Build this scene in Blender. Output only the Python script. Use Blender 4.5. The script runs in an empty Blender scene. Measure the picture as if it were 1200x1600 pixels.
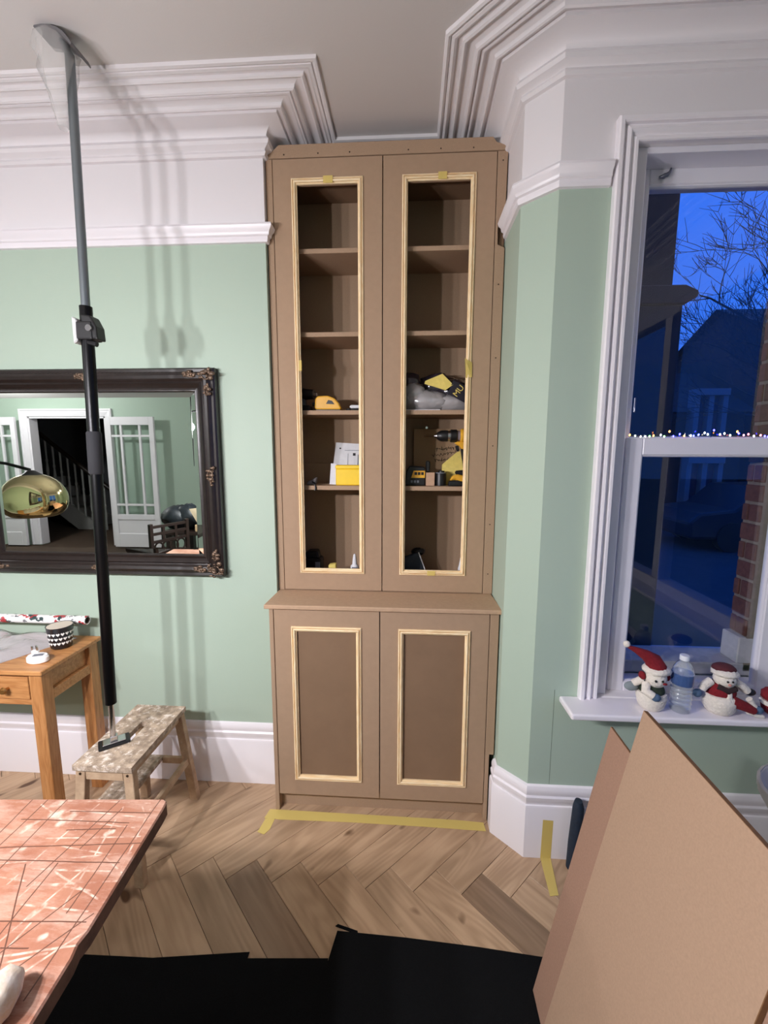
import bpy, bmesh, math, random
from mathutils import Vector, Matrix
from math import sin, cos, pi, radians
SC = bpy.context.scene
COL = SC.collection
random.seed(7)

# ------------------------------------------------------------------ camera, world, exposure
cam_d = bpy.data.cameras.new('camera')
cam = bpy.data.objects.new('camera', cam_d); COL.objects.link(cam)
cam_d.sensor_fit = 'VERTICAL'; cam_d.sensor_height = 24.0
cam_d.lens = 24.0 * 680.0 / 1600.0
cam_d.clip_start = 0.02; cam_d.clip_end = 200
YAW, PITCH, ROLL = -0.060, -0.140, 0.0025
fw = Vector((sin(YAW)*cos(PITCH), cos(YAW)*cos(PITCH), sin(PITCH)))
r0 = Vector((cos(YAW), -sin(YAW), 0)); u0 = r0.cross(fw)
rt = r0*cos(ROLL) + u0*sin(ROLL); up = u0*cos(ROLL) - r0*sin(ROLL)
cam.matrix_world = Matrix(((rt.x, up.x, -fw.x, 0), (rt.y, up.y, -fw.y, 0), (rt.z, up.z, -fw.z, 1.5), (0, 0, 0, 1)))
SC.camera = cam

world = bpy.data.worlds.new('dusk_sky'); SC.world = world; world.use_nodes = True
wn = world.node_tree.nodes; wl = world.node_tree.links
bg = wn['Background']
tc = wn.new('ShaderNodeTexCoord'); sx = wn.new('ShaderNodeSeparateXYZ'); rp = wn.new('ShaderNodeValToRGB')
wl.new(tc.outputs['Generated'], sx.inputs[0]); wl.new(sx.outputs['Z'], rp.inputs[0]); wl.new(rp.outputs[0], bg.inputs[0])
rp.color_ramp.elements[0].position = 0.0; rp.color_ramp.elements[0].color = (0.030, 0.110, 0.50, 1)
rp.color_ramp.elements[1].position = 0.5; rp.color_ramp.elements[1].color = (0.015, 0.100, 0.58, 1)
bg.inputs[1].default_value = 1.0

SC.view_settings.view_transform = 'Standard'; SC.view_settings.look = 'None'
SC.view_settings.gamma = 1.0; SC.view_settings.use_curve_mapping = False
SC.view_settings.exposure = 0.82
SC.cycles.use_denoising = True
SC.cycles.max_bounces = 10; SC.cycles.diffuse_bounces = 5; SC.cycles.glossy_bounces = 5
SC.cycles.transparent_max_bounces = 16; SC.cycles.transmission_bounces = 8
SC.cycles.caustics_reflective = False; SC.cycles.caustics_refractive = False
SC.cycles.sample_clamp_indirect = 6.0
BULB_W = 26.0          # each of the three pendant bulbs
FAR_W = 62.0           # fill light added out of view for the far half of the room

# ------------------------------------------------------------------ materials
def lin(c):
    return tuple((x/255/12.92) if x/255 <= 0.04045 else ((x/255+0.055)/1.055)**2.4 for x in c) + (1,)
MATS = {}
def M(name, col=(200, 200, 200), rough=0.6, metal=0.0, n=None, bump=None, spec=0.5, emit=None, col2=None, stretch=(1, 1, 1), coat=0):
    """principled; n=(scale, amount 0..1 toward col2 or darker) gives noise colour; bump=(scale, strength)."""
    if name in MATS: return MATS[name]
    m = bpy.data.materials.new(name); m.use_nodes = True; MATS[name] = m
    nt = m.node_tree; N = nt.nodes; L = nt.links; b = N['Principled BSDF']
    b.inputs['Base Color'].default_value = lin(col); b.inputs['Roughness'].default_value = rough
    b.inputs['Metallic'].default_value = metal; b.inputs['Specular IOR Level'].default_value = spec
    b.inputs['Coat Weight'].default_value = coat
    if n or bump:
        t = N.new('ShaderNodeTexCoord'); mp = N.new('ShaderNodeMapping'); L.new(t.outputs['Object'], mp.inputs[0])
        mp.inputs['Scale'].default_value = stretch
    if n:
        nz = N.new('ShaderNodeTexNoise'); nz.inputs['Scale'].default_value = n[0]; nz.inputs['Detail'].default_value = 6
        nz.inputs['Roughness'].default_value = 0.62
        L.new(mp.outputs[0], nz.inputs['Vector'])
        cr = N.new('ShaderNodeValToRGB'); L.new(nz.outputs[0], cr.inputs[0])
        c2 = lin(col2) if col2 else tuple(x*(1-n[1]) for x in lin(col)[:3]) + (1,)
        cr.color_ramp.elements[0].position = 0.36; cr.color_ramp.elements[1].position = 0.64
        cr.color_ramp.elements[0].color = c2; cr.color_ramp.elements[1].color = lin(col)
        L.new(cr.outputs[0], b.inputs['Base Color'])
    if bump:
        nb = N.new('ShaderNodeTexNoise'); nb.inputs['Scale'].default_value = bump[0]; nb.inputs['Detail'].default_value = 3
        L.new(mp.outputs[0], nb.inputs['Vector'])
        bp = N.new('ShaderNodeBump'); bp.inputs['Strength'].default_value = bump[1]; bp.inputs['Distance'].default_value = 0.004
        L.new(nb.outputs[0], bp.inputs['Height']); L.new(bp.outputs[0], b.inputs['Normal'])
    if emit:
        b.inputs['Emission Color'].default_value = lin(emit[0]); b.inputs['Emission Strength'].default_value = emit[1]
    return m

def glass_mat(name, tint=(1, 1, 1), gloss=1.0, rough=0.0, body=None, bump=None):
    """thin clear sheet: mostly transparent with a fresnel reflection; body=(colour, weight) adds some haze."""
    if name in MATS: return MATS[name]
    m = bpy.data.materials.new(name); m.use_nodes = True; MATS[name] = m
    nt = m.node_tree; N = nt.nodes; L = nt.links; N.remove(N['Principled BSDF']); out = N['Material Output']
    tr = N.new('ShaderNodeBsdfTransparent'); tr.inputs[0].default_value = tint + (1,)
    gl = N.new('ShaderNodeBsdfGlossy'); gl.inputs['Roughness'].default_value = rough
    fr = N.new('ShaderNodeFresnel'); fr.inputs[0].default_value = 1.5
    mu = N.new('ShaderNodeMath'); mu.operation = 'MULTIPLY'; mu.inputs[1].default_value = gloss; mu.use_clamp = True
    ge = N.new('ShaderNodeNewGeometry'); fb = N.new('ShaderNodeMath'); fb.operation = 'SUBTRACT'; fb.inputs[0].default_value = 1; L.new(ge.outputs['Backfacing'], fb.inputs[1])
    ff = N.new('ShaderNodeMath'); ff.operation = 'MULTIPLY'; L.new(fr.outputs[0], ff.inputs[0]); L.new(fb.outputs[0], ff.inputs[1]); L.new(ff.outputs[0], mu.inputs[0])
    nrm = None
    if bump:
        t = N.new('ShaderNodeTexCoord'); nb = N.new('ShaderNodeTexNoise'); nb.inputs['Scale'].default_value = bump[0]; nb.inputs['Detail'].default_value = 5; nb.inputs['Distortion'].default_value = 1.2
        L.new(t.outputs['Object'], nb.inputs['Vector']); bp = N.new('ShaderNodeBump'); bp.inputs['Strength'].default_value = bump[1]; bp.inputs['Distance'].default_value = 0.02
        L.new(nb.outputs[0], bp.inputs['Height']); nrm = bp.outputs[0]; L.new(nrm, gl.inputs['Normal']); L.new(nrm, fr.inputs['Normal'])
    base = tr
    if body:
        df = N.new('ShaderNodeBsdfDiffuse'); df.inputs[0].default_value = lin(body[0])
        if nrm: L.new(nrm, df.inputs['Normal'])
        mb = N.new('ShaderNodeMixShader'); mb.inputs[0].default_value = body[1]
        L.new(tr.outputs[0], mb.inputs[1]); L.new(df.outputs[0], mb.inputs[2]); base = mb
    mx = N.new('ShaderNodeMixShader'); L.new(mu.outputs[0], mx.inputs[0])
    L.new(base.outputs[0], mx.inputs[1]); L.new(gl.outputs[0], mx.inputs[2]); L.new(mx.outputs[0], out.inputs[0])
    return m

def wood(name, c1, c2, axis=0, scale=6, rough=0.5, stretch=9, bump=0.08, use_obj=False, knots=False, rings=0.07):
    """grain runs along local axis 0/1/2"""
    if name in MATS: return MATS[name]
    m = bpy.data.materials.new(name); m.use_nodes = True; MATS[name] = m
    nt = m.node_tree; N = nt.nodes; L = nt.links; b = N['Principled BSDF']; b.inputs['Roughness'].default_value = rough
    t = N.new('ShaderNodeTexCoord'); mp = N.new('ShaderNodeMapping')
    s = [stretch]*3; s[axis] = 1.0; mp.inputs['Scale'].default_value = s
    if use_obj:
        oi = N.new('ShaderNodeObjectInfo'); sc = N.new('ShaderNodeVectorMath'); sc.operation = 'SCALE'; sc.inputs[0].default_value = (37, 19, 11)
        L.new(oi.outputs['Random'], sc.inputs['Scale'])
        ad = N.new('ShaderNodeVectorMath'); L.new(t.outputs['Object'], ad.inputs[0]); L.new(sc.outputs[0], ad.inputs[1]); L.new(ad.outputs[0], mp.inputs[0])
    else: L.new(t.outputs['Object'], mp.inputs[0])
    nz = N.new('ShaderNodeTexNoise'); nz.inputs['Scale'].default_value = scale; nz.inputs['Detail'].default_value = 7; nz.inputs['Distortion'].default_value = 0.6
    L.new(mp.outputs[0], nz.inputs['Vector'])
    # rings: broad noise folded by a sine gives cathedral figure
    n2 = N.new('ShaderNodeTexNoise'); n2.inputs['Scale'].default_value = scale*0.35; n2.inputs['Detail'].default_value = 1
    L.new(mp.outputs[0], n2.inputs['Vector'])
    k = N.new('ShaderNodeMath'); k.operation = 'MULTIPLY'; k.inputs[1].default_value = 85; L.new(n2.outputs[0], k.inputs[0])
    sn = N.new('ShaderNodeMath'); sn.operation = 'SINE'; L.new(k.outputs[0], sn.inputs[0])
    ma = N.new('ShaderNodeMath'); ma.operation = 'MULTIPLY_ADD'; ma.inputs[1].default_value = rings; L.new(sn.outputs[0], ma.inputs[0]); L.new(nz.outputs[0], ma.inputs[2])
    cr = N.new('ShaderNodeValToRGB'); L.new(ma.outputs[0], cr.inputs[0])
    cr.color_ramp.elements[0].position = 0.33; cr.color_ramp.elements[1].position = 0.66
    cr.color_ramp.elements[0].color = lin(c2); cr.color_ramp.elements[1].color = lin(c1)
    col = cr.outputs[0]
    if use_obj:
        hv = N.new('ShaderNodeHueSaturation'); mr = N.new('ShaderNodeMapRange'); mr.inputs['To Min'].default_value = 0.88; mr.inputs['To Max'].default_value = 1.10
        wn_ = N.new('ShaderNodeTexWhiteNoise'); wn_.noise_dimensions = '1D'; L.new(oi.outputs['Random'], wn_.inputs['W']); L.new(wn_.outputs[0], mr.inputs[0])
        L.new(mr.outputs[0], hv.inputs['Value']); L.new(col, hv.inputs['Color'])
        mm = N.new('ShaderNodeMix'); mm.data_type = 'RGBA'; mm.blend_type = 'MULTIPLY'; mm.inputs[0].default_value = 1
        L.new(hv.outputs[0], mm.inputs[6]); L.new(oi.outputs['Color'], mm.inputs[7]); col = mm.outputs[2]
    if knots:
        vo = N.new('ShaderNodeTexNoise'); vo.inputs['Scale'].default_value = 9; vo.inputs['Detail'].default_value = 1
        mp2 = N.new('ShaderNodeMapping'); s2 = [1.6]*3; s2[axis] = 0.8; mp2.inputs['Scale'].default_value = s2
        L.new(mp.inputs[0].links[0].from_socket, mp2.inputs[0]); L.new(mp2.outputs[0], vo.inputs['Vector'])
        kr = N.new('ShaderNodeValToRGB'); kr.color_ramp.elements[0].position = 0.735; kr.color_ramp.elements[1].position = 0.80
        kr.color_ramp.elements[0].color = (1, 1, 1, 1); kr.color_ramp.elements[1].color = (0.22, 0.15, 0.1, 1)
        L.new(vo.outputs[0], kr.inputs[0])
        mk = N.new('ShaderNodeMix'); mk.data_type = 'RGBA'; mk.blend_type = 'MULTIPLY'; mk.inputs[0].default_value = 1
        L.new(col, mk.inputs[6]); L.new(kr.outputs[0], mk.inputs[7]); col = mk.outputs[2]
    L.new(col, b.inputs['Base Color'])
    bp = N.new('ShaderNodeBump'); bp.inputs['Strength'].default_value = bump; bp.inputs['Distance'].default_value = 0.002
    L.new(nz.outputs[0], bp.inputs['Height']); L.new(bp.outputs[0], b.inputs['Normal'])
    return m

def splatter(name, base, base2, spat, scale=22, thr=0.60, rough=0.8, scale2=60):
    """worn wood or board with pale paint and plaster spots"""
    if name in MATS: return MATS[name]
    m = M(name, base, rough, n=(scale2*0.3, 0.3), col2=base2, bump=(90, 0.25))
    nt = m.node_tree; N = nt.nodes; L = nt.links; b = N['Principled BSDF']
    src = b.inputs['Base Color'].links[0].from_socket
    t = N.new('ShaderNodeTexCoord'); nz = N.new('ShaderNodeTexNoise'); nz.inputs['Scale'].default_value = scale; nz.inputs['Detail'].default_value = 8; nz.inputs['Roughness'].default_value = 0.7
    L.new(t.outputs['Object'], nz.inputs['Vector'])
    r = N.new('ShaderNodeValToRGB'); r.color_ramp.elements[0].position = thr; r.color_ramp.elements[1].position = thr+0.10
    L.new(nz.outputs[0], r.inputs[0])
    mx = N.new('ShaderNodeMix'); mx.data_type = 'RGBA'; L.new(r.outputs[0], mx.inputs[0]); L.new(src, mx.inputs[6]); mx.inputs[7].default_value = lin(spat)
    L.new(mx.outputs[2], b.inputs['Base Color'])
    return m

GREEN = M('sage_wall_paint', (172, 190, 174), 0.55, bump=(160, 0.06), spec=0.3)
WHITE = M('white_wall_paint', (226, 222, 224), 0.6, bump=(160, 0.05), spec=0.3)
CEIL = M('ceiling_paint', (208, 203, 201), 0.8, bump=(160, 0.05), spec=0.2)
GLOSSW = M('white_gloss_paint', (234, 230, 234), 0.35, spec=0.45, bump=(30, 0.03))
UPVC = M('white_sash_paint', (226, 224, 232), 0.3)
MDF = M('mdf', (170, 143, 118), 0.75, n=(260, 0.10), bump=(400, 0.05), spec=0.25)
MDF_DOOR = M('mdf_face', (168, 141, 116), 0.72, n=(40, 0.05), bump=(300, 0.05), spec=0.25)
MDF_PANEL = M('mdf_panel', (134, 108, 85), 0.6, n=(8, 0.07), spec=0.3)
MDF_SHEET = M('mdf_sheet', (166, 138, 115), 0.8, n=(220, 0.10), bump=(300, 0.08), spec=0.2)
MDF_EDGE = M('mdf_cut_edge', (120, 84, 52), 0.85, n=(120, 0.2))
PINE = wood('pine_moulding', (248, 227, 188), (232, 200, 152), axis=2, scale=10, rough=0.55)
PINE_H = wood('pine_moulding_cross', (248, 227, 188), (232, 200, 152), axis=0, scale=10, rough=0.55)
OAKF = wood('oak_plank', (190, 160, 129), (165, 136, 107), axis=0, scale=3.2, rough=0.45, stretch=8, use_obj=True, knots=True, rings=0.075)
SUBF = M('subfloor', (70, 52, 38), 0.9)
OAK = wood('oak_table', (200, 145, 92), (172, 116, 68), axis=0, scale=8, rough=0.4)
OAKV = wood('oak_table_upright', (196, 141, 89), (170, 114, 66), axis=2, scale=8, rough=0.4)
STOOLW = splatter('worn_birch', (196, 168, 138), (172, 144, 116), (216, 208, 198), 60, 0.64)
STOOLTOP = splatter('plastered_stool_top', (198, 177, 154), (146, 128, 110), (232, 220, 208), 40, 0.53, scale2=130)
BLACK = M('black_plastic', (22, 22, 24), 0.4, n=(40, 0.2))
BLACKM = M('black_metal', (14, 14, 16), 0.32, metal=0.6)
STEEL = M('grey_steel', (128, 136, 140), 0.38, metal=0.75, n=(20, 0.15), stretch=(1, 1, 0.1))
CHROME = M('bright_steel', (205, 205, 208), 0.2, metal=1.0)
YELLOW = M('yellow_plastic', (232, 174, 52), 0.4, n=(30, 0.1))
YBOX = M('yellow_card_box', (244, 206, 40), 0.5, n=(30, 0.05))
YCARD = M('pale_yellow_card', (228, 206, 110), 0.7, n=(60, 0.12))
TAPE = glass_mat('yellow_masking_tape', (1.0, 0.97, 0.8), 0.4, 0.4, body=((234, 212, 128), 0.66))
PAPER = M('white_paper', (226, 226, 230), 0.7, n=(50, 0.06))
GREYP = M('grey_print', (120, 124, 134), 0.7, n=(60, 0.1))
NAVY = M('dark_blue_fabric', (24, 40, 58), 0.7, n=(60, 0.3), bump=(90, 0.4))
FELT = M('black_underlay', (17, 18, 20), 0.95, n=(300, 0.35), bump=(500, 0.3), spec=0.1)
MIRROR = M('mirror_silver', (228, 236, 230), 0.0, metal=1.0)
FRAMEM = M('dark_bronze_frame', (38, 29, 26), 0.33, n=(50, 0.4), spec=0.6)
GILT = M('rubbed_gilt', (136, 112, 92), 0.42, metal=0.4, n=(150, 0.88))
GOLD = M('gold_mirror_shade', (220, 206, 158), 0.06, metal=1.0)
CREAM = M('cream_fluff', (238, 230, 218), 0.95, n=(120, 0.12), bump=(140, 1.0))
RED = M('red_felt', (132, 20, 32), 0.9, n=(150, 0.25), bump=(160, 0.5))
DKGREEN = M('dark_green_felt', (48, 60, 44), 0.9, n=(100, 0.3))
MITT = M('blue_grey_knit', (82, 108, 138), 0.9, n=(140, 0.25))
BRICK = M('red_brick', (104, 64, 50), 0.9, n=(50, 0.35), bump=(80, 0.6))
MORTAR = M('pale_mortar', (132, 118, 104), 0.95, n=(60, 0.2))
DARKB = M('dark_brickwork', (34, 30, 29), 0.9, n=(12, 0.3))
SLATE = M('slate_roof', (30, 30, 34), 0.8, n=(8, 0.3))
GLASS = glass_mat('window_glass', (0.97, 0.98, 0.98), 1.9)
CLEAR = glass_mat('clear_bottle_plastic', (0.93, 0.95, 0.97), 2.6, 0.03, body=((222, 230, 238), 0.26))
FILM = glass_mat('clear_plastic_film', (0.97, 0.97, 0.97), 0.6, 0.25, body=((240, 238, 236), 0.27))
BUBBLE = glass_mat('bubble_film', (0.94, 0.94, 0.95), 2.4, 0.22, body=((222, 218, 220), 0.5), bump=(9, 0.45))

# ------------------------------------------------------------------ mesh builder
def wmat(o):
    m = o.matrix_basis.copy()
    while o.parent: o = o.parent; m = o.matrix_basis @ m
    return m
class MB:
    def __init__(s): s.v = []; s.f = []; s.mi = []; s.T = Matrix.Identity(4)
    def add(s, vs, fs, mi=0):
        b = len(s.v); s.v += [tuple(s.T @ Vector(p)) for p in vs]; s.f += [tuple(b+i for i in f) for f in fs]; s.mi += [mi]*len(fs); return s
    def box(s, x0, x1, y0, y1, z0, z1, mi=0):
        return s.add([(x0,y0,z0),(x1,y0,z0),(x1,y1,z0),(x0,y1,z0),(x0,y0,z1),(x1,y0,z1),(x1,y1,z1),(x0,y1,z1)],
                     [(0,3,2,1),(4,5,6,7),(0,1,5,4),(1,2,6,5),(2,3,7,6),(3,0,4,7)], mi)
    def prism(s, poly, axis, a, b, mi=0):
        n = len(poly)
        def P(u, w, t): return {'x': (t, u, w), 'y': (u, t, w), 'z': (u, w, t)}[axis]
        vs = [P(u, w, a) for u, w in poly] + [P(u, w, b) for u, w in poly]
        fs = [tuple(range(n))[::-1], tuple(range(n, 2*n))] + [(i, (i+1) % n, n+(i+1) % n, n+i) for i in range(n)]
        return s.add(vs, fs, mi)
    def hexa(s, bottom, top, mi=0):
        return s.add(list(bottom)+list(top), [(0,3,2,1),(4,5,6,7),(0,1,5,4),(1,2,6,5),(2,3,7,6),(3,0,4,7)], mi)
    def tube(s, pts, r, n=8, mi=0, cap=True, squash=1.0):
        pts = [Vector(p) for p in pts]; R = r if isinstance(r, (list, tuple)) else [r]*len(pts); b = []
        ref = None
        for i, p in enumerate(pts):
            d = (pts[min(i+1, len(pts)-1)] - pts[max(i-1, 0)]).normalized()
            if ref is None: ref = Vector((0, 0, 1)) if abs(d.z) < 0.9 else Vector((1, 0, 0))
            a = (ref - d*ref.dot(d)).normalized(); c = d.cross(a); ref = a
            for k in range(n):
                th = 2*pi*k/n; b.append(tuple(p + (a*cos(th)*squash + c*sin(th))*R[i]))
        fs = []
        for i in range(len(pts)-1):
            for k in range(n): fs.append((i*n+k, i*n+(k+1) % n, (i+1)*n+(k+1) % n, (i+1)*n+k))
        if cap: fs += [tuple(range(n))[::-1], tuple(range((len(pts)-1)*n, len(pts)*n))]
        return s.add(b, fs, mi)
    def lathe(s, prof, c=(0, 0, 0), n=24, mi=0, closed=False, wob=0, seed=0):
        rn = random.Random(seed); vs = []; fs = []
        w = [[1+wob*(rn.random()-.5) for _ in range(n)] for _ in prof]
        for i, (r, z) in enumerate(prof):
            for k in range(n):
                th = 2*pi*k/n; vs.append((c[0]+r*w[i][k]*cos(th), c[1]+r*w[i][k]*sin(th), c[2]+z))
        m = len(prof)
        for i in range(m-1 + (1 if closed else 0)):
            j = (i+1) % m
            for k in range(n): fs.append((i*n+k, i*n+(k+1) % n, j*n+(k+1) % n, j*n+k))
        if not closed:
            if prof[0][0] > 1e-5: fs.append(tuple(range(n))[::-1])
            if prof[-1][0] > 1e-5: fs.append(tuple(range((m-1)*n, m*n)))
        return s.add(vs, fs, mi)
    def ell(s, c, r, nu=14, nv=9, mi=0, wob=0, seed=0):
        if not isinstance(r, tuple): r = (r, r, r)
        rn = random.Random(seed); vs = [(c[0], c[1], c[2]-r[2])]; fs = []
        for j in range(1, nv):
            ph = -pi/2 + pi*j/nv
            for k in range(nu):
                th = 2*pi*k/nu; q = 1+wob*(rn.random()-.5)
                vs.append((c[0]+r[0]*q*cos(ph)*cos(th), c[1]+r[1]*q*cos(ph)*sin(th), c[2]+r[2]*q*sin(ph)))
        vs.append((c[0], c[1], c[2]+r[2])); t = len(vs)-1
        for k in range(nu):
            fs.append((0, 1+(k+1) % nu, 1+k)); fs.append((t, 1+(nv-2)*nu+k, 1+(nv-2)*nu+(k+1) % nu))
            for j in range(nv-2): fs.append((1+j*nu+k, 1+j*nu+(k+1) % nu, 1+(j+1)*nu+(k+1) % nu, 1+(j+1)*nu+k))
        return s.add(vs, fs, mi)
    def strip(s, A, B, t, nrm, out, prof, mi=0, mitre=(1, 1)):
        """moulding from A to B along t, profile (d inward along nrm, h along out), mitred ends"""
        A, B, t, nrm, out = map(Vector, (A, B, t, nrm, out)); k = len(prof); vs = []
        for d, h in prof: vs.append(tuple(A + t*d*mitre[0] + nrm*d + out*h))
        for d, h in prof: vs.append(tuple(B - t*d*mitre[1] + nrm*d + out*h))
        fs = [(i, i+1, k+i+1, k+i) for i in range(k-1)] + [tuple(range(k))[::-1], tuple(range(k, 2*k)), (k-1, 0, k, 2*k-1)]
        return s.add(vs, fs, mi)
    def sweep(s, path, prof, mi=0, left=True):
        """profile (p off the wall, z) swept along a plan polyline, room on the right of travel"""
        path = [Vector(p) for p in path]; nn = []
        for i in range(len(path)-1):
            d = (path[i+1]-path[i]).normalized(); nn.append(Vector((d.y, -d.x)))
        offs = []
        for i in range(len(path)):
            if i == 0: offs.append(nn[0])
            elif i == len(path)-1: offs.append(nn[-1])
            else:
                a, b = nn[i-1], nn[i]; offs.append((a+b)/(1+a.dot(b)))
        k = len(prof); vs = []; fs = []
        for p, o in zip(path, offs):
            for q, z in prof: vs.append((p.x+o.x*q, p.y+o.y*q, z))
        for i in range(len(path)-1):
            for j in range(k-1): fs.append((i*k+j, i*k+j+1, (i+1)*k+j+1, (i+1)*k+j))
            fs.append((i*k+k-1, i*k, (i+1)*k, (i+1)*k+k-1))
        fs += [tuple(range(k))[::-1], tuple(range((len(path)-1)*k, len(path)*k))]
        return s.add(vs, fs, mi)
    def build(s, name, mats, parent=None, bevel=0, smooth=0, kind=None, label=None, sub=0, seg=1):
        vs = [Vector(p) for p in s.v]
        if parent is not None:
            inv = wmat(parent).inverted(); vs = [inv @ p for p in vs]; loc = None
        else:
            xs = [p.x for p in vs]; ys = [p.y for p in vs]
            loc = Vector(((min(xs)+max(xs))/2, (min(ys)+max(ys))/2, min(p.z for p in vs))); vs = [p-loc for p in vs]
        me = bpy.data.meshes.new(name); me.from_pydata([tuple(p) for p in vs], [], s.f)
        if not isinstance(mats, (list, tuple)): mats = [mats]
        for m in mats: me.materials.append(m)
        me.polygons.foreach_set('material_index', s.mi)
        bm = bmesh.new(); bm.from_mesh(me); bmesh.ops.recalc_face_normals(bm, faces=bm.faces); bm.to_mesh(me); bm.free()
        if smooth:
            me.polygons.foreach_set('use_smooth', [True]*len(me.polygons)); me.set_sharp_from_angle(angle=radians(smooth))
        o = bpy.data.objects.new(name, me); COL.objects.link(o)
        if parent is not None: o.parent = parent
        else: o.location = loc
        if bevel:
            bv = o.modifiers.new('bevel', 'BEVEL'); bv.width = bevel; bv.segments = seg; bv.limit_method = 'ANGLE'; bv.angle_limit = radians(40)
        if sub:
            ss = o.modifiers.new('sub', 'SUBSURF'); ss.levels = sub; ss.render_levels = sub
        if kind: o['kind'] = kind
        if label: o['label'] = label
        return o
def tag(o, label, cat, group=None):
    o['label'] = label; o['category'] = cat
    if group: o['group'] = group
    return o
def thing(name, loc, label, cat, rotz=0, group=None):
    o = bpy.data.objects.new(name, None); COL.objects.link(o); o.location = loc; o.rotation_euler = (0, 0, rotz); o.empty_display_size = 0.05
    return tag(o, label, cat, group)
def B(*a): return MB().box(*a)
def struct(name, mb, mats, **k): return mb.build(name, mats, kind='structure', **k)
def rect_strips(x0, x1, z0, z1, y, prof, out=(0, -1, 0)):
    """four mitred strips round a rectangle in the xz plane, profile going inward"""
    return [MB().strip((x0,y,z1), (x1,y,z1), (1,0,0), (0,0,-1), out, prof), MB().strip((x0,y,z0), (x1,y,z0), (1,0,0), (0,0,1), out, prof),
            MB().strip((x0,y,z0), (x0,y,z1), (0,0,1), (1,0,0), out, prof), MB().strip((x1,y,z0), (x1,y,z1), (0,0,1), (-1,0,0), out, prof)]

# ------------------------------------------------------------------ the room shell
RZ, CZ = 2.290, 2.71          # foot of the picture rail, ceiling
YB = 1.77                     # chimney breast face
def wall_prism(mb, poly, z0=-0.03, z1=CZ+0.02):
    if z0 < RZ: mb.prism(poly, 'z', z0, min(RZ, z1), 0)
    if z1 > RZ: mb.prism(poly, 'z', max(RZ, z0), z1, 1)
    return mb
WM = [GREEN, WHITE]
struct('wall_chimney_breast', wall_prism(MB(), [(-7.2, YB), (-0.565, YB), (-0.565, 2.13), (-7.2, 2.13)]), WM)
struct('wall_alcove', wall_prism(MB(), [(-0.9, 2.13), (0.5, 2.13), (0.5, 2.3), (-0.9, 2.3)]), WM)
OX0, OX1, OZ0, OZ1 = 0.66, 1.345, 0.62, 2.408     # opening of the bay's side window
m = MB()
wall_prism(m, [(0.35, 2.13), (0.35, 1.567), (0.443, 1.477), (OX0, 1.477), (OX0, 1.75), (0.5, 2.13)])
wall_prism(m, [(OX0, 1.477), (OX1, 1.477), (OX1, 1.75), (OX0, 1.75)], -0.03, OZ0)
wall_prism(m, [(OX0, 1.477), (OX1, 1.477), (OX1, 1.75), (OX0, 1.75)], OZ1, CZ+0.02)
wall_prism(m, [(OX1, 1.477), (1.75, 1.477), (1.75, 1.75), (OX1, 1.75)])
wall_bay = struct('wall_bay_side', m, WM)
BW0, BW1 = -0.55, 1.10                            # opening of the bay's front window (y)
m = MB()
wall_prism(m, [(1.55, BW1), (1.75, BW1), (1.75, 1.477), (1.55, 1.477)])
wall_prism(m, [(1.55, BW0), (1.75, BW0), (1.75, BW1), (1.55, BW1)], -0.03, 0.62)
wall_prism(m, [(1.55, BW0), (1.75, BW0), (1.75, BW1), (1.55, BW1)], 2.385, CZ+0.02)
wall_prism(m, [(1.55, -1.1), (1.75, -1.1), (1.75, BW0), (1.55, BW0)])
struct('wall_bay_front', m, WM)
struct('wall_bay_return', wall_prism(MB(), [(0.35, -1.1), (1.75, -1.1), (1.75, -1.3), (0.35, -1.3)]), WM)
struct('wall_right_rear', wall_prism(MB(), [(0.35, -1.3), (0.55, -1.3), (0.55, -3.2), (0.35, -3.2)]), WM)
DX0, DX1, DH = -5.90, -4.66, 2.0                  # doorway to the hall
m = MB()
wall_prism(m, [(-7.2, -3.0), (DX0, -3.0), (DX0, -3.15), (-7.2, -3.15)])
wall_prism(m, [(DX1, -3.0), (0.55, -3.0), (0.55, -3.15), (DX1, -3.15)])
wall_prism(m, [(DX0, -3.0), (DX1, -3.0), (DX1, -3.15), (DX0, -3.15)], DH, CZ+0.02)
struct('wall_rear', m, WM)
struct('wall_left', wall_prism(MB(), [(-7.2, YB), (-7.0, YB), (-7.0, -3.1), (-7.2, -3.1)]), WM)
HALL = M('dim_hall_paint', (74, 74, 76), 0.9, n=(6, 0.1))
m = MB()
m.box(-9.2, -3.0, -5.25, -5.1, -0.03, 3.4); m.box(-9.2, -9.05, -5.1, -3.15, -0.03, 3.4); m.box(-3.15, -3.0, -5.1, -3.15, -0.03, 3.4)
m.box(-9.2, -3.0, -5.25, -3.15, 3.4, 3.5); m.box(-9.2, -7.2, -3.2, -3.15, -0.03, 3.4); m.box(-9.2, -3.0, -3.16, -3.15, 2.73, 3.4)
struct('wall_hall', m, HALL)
struct('ceiling', B(-7.2, 1.75, -3.15, 2.3, CZ, CZ+0.08), CEIL)
floor = struct('floor', B(-9.2, 1.75, -5.25, 2.13, -0.06, -0.012), SUBF)
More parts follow.
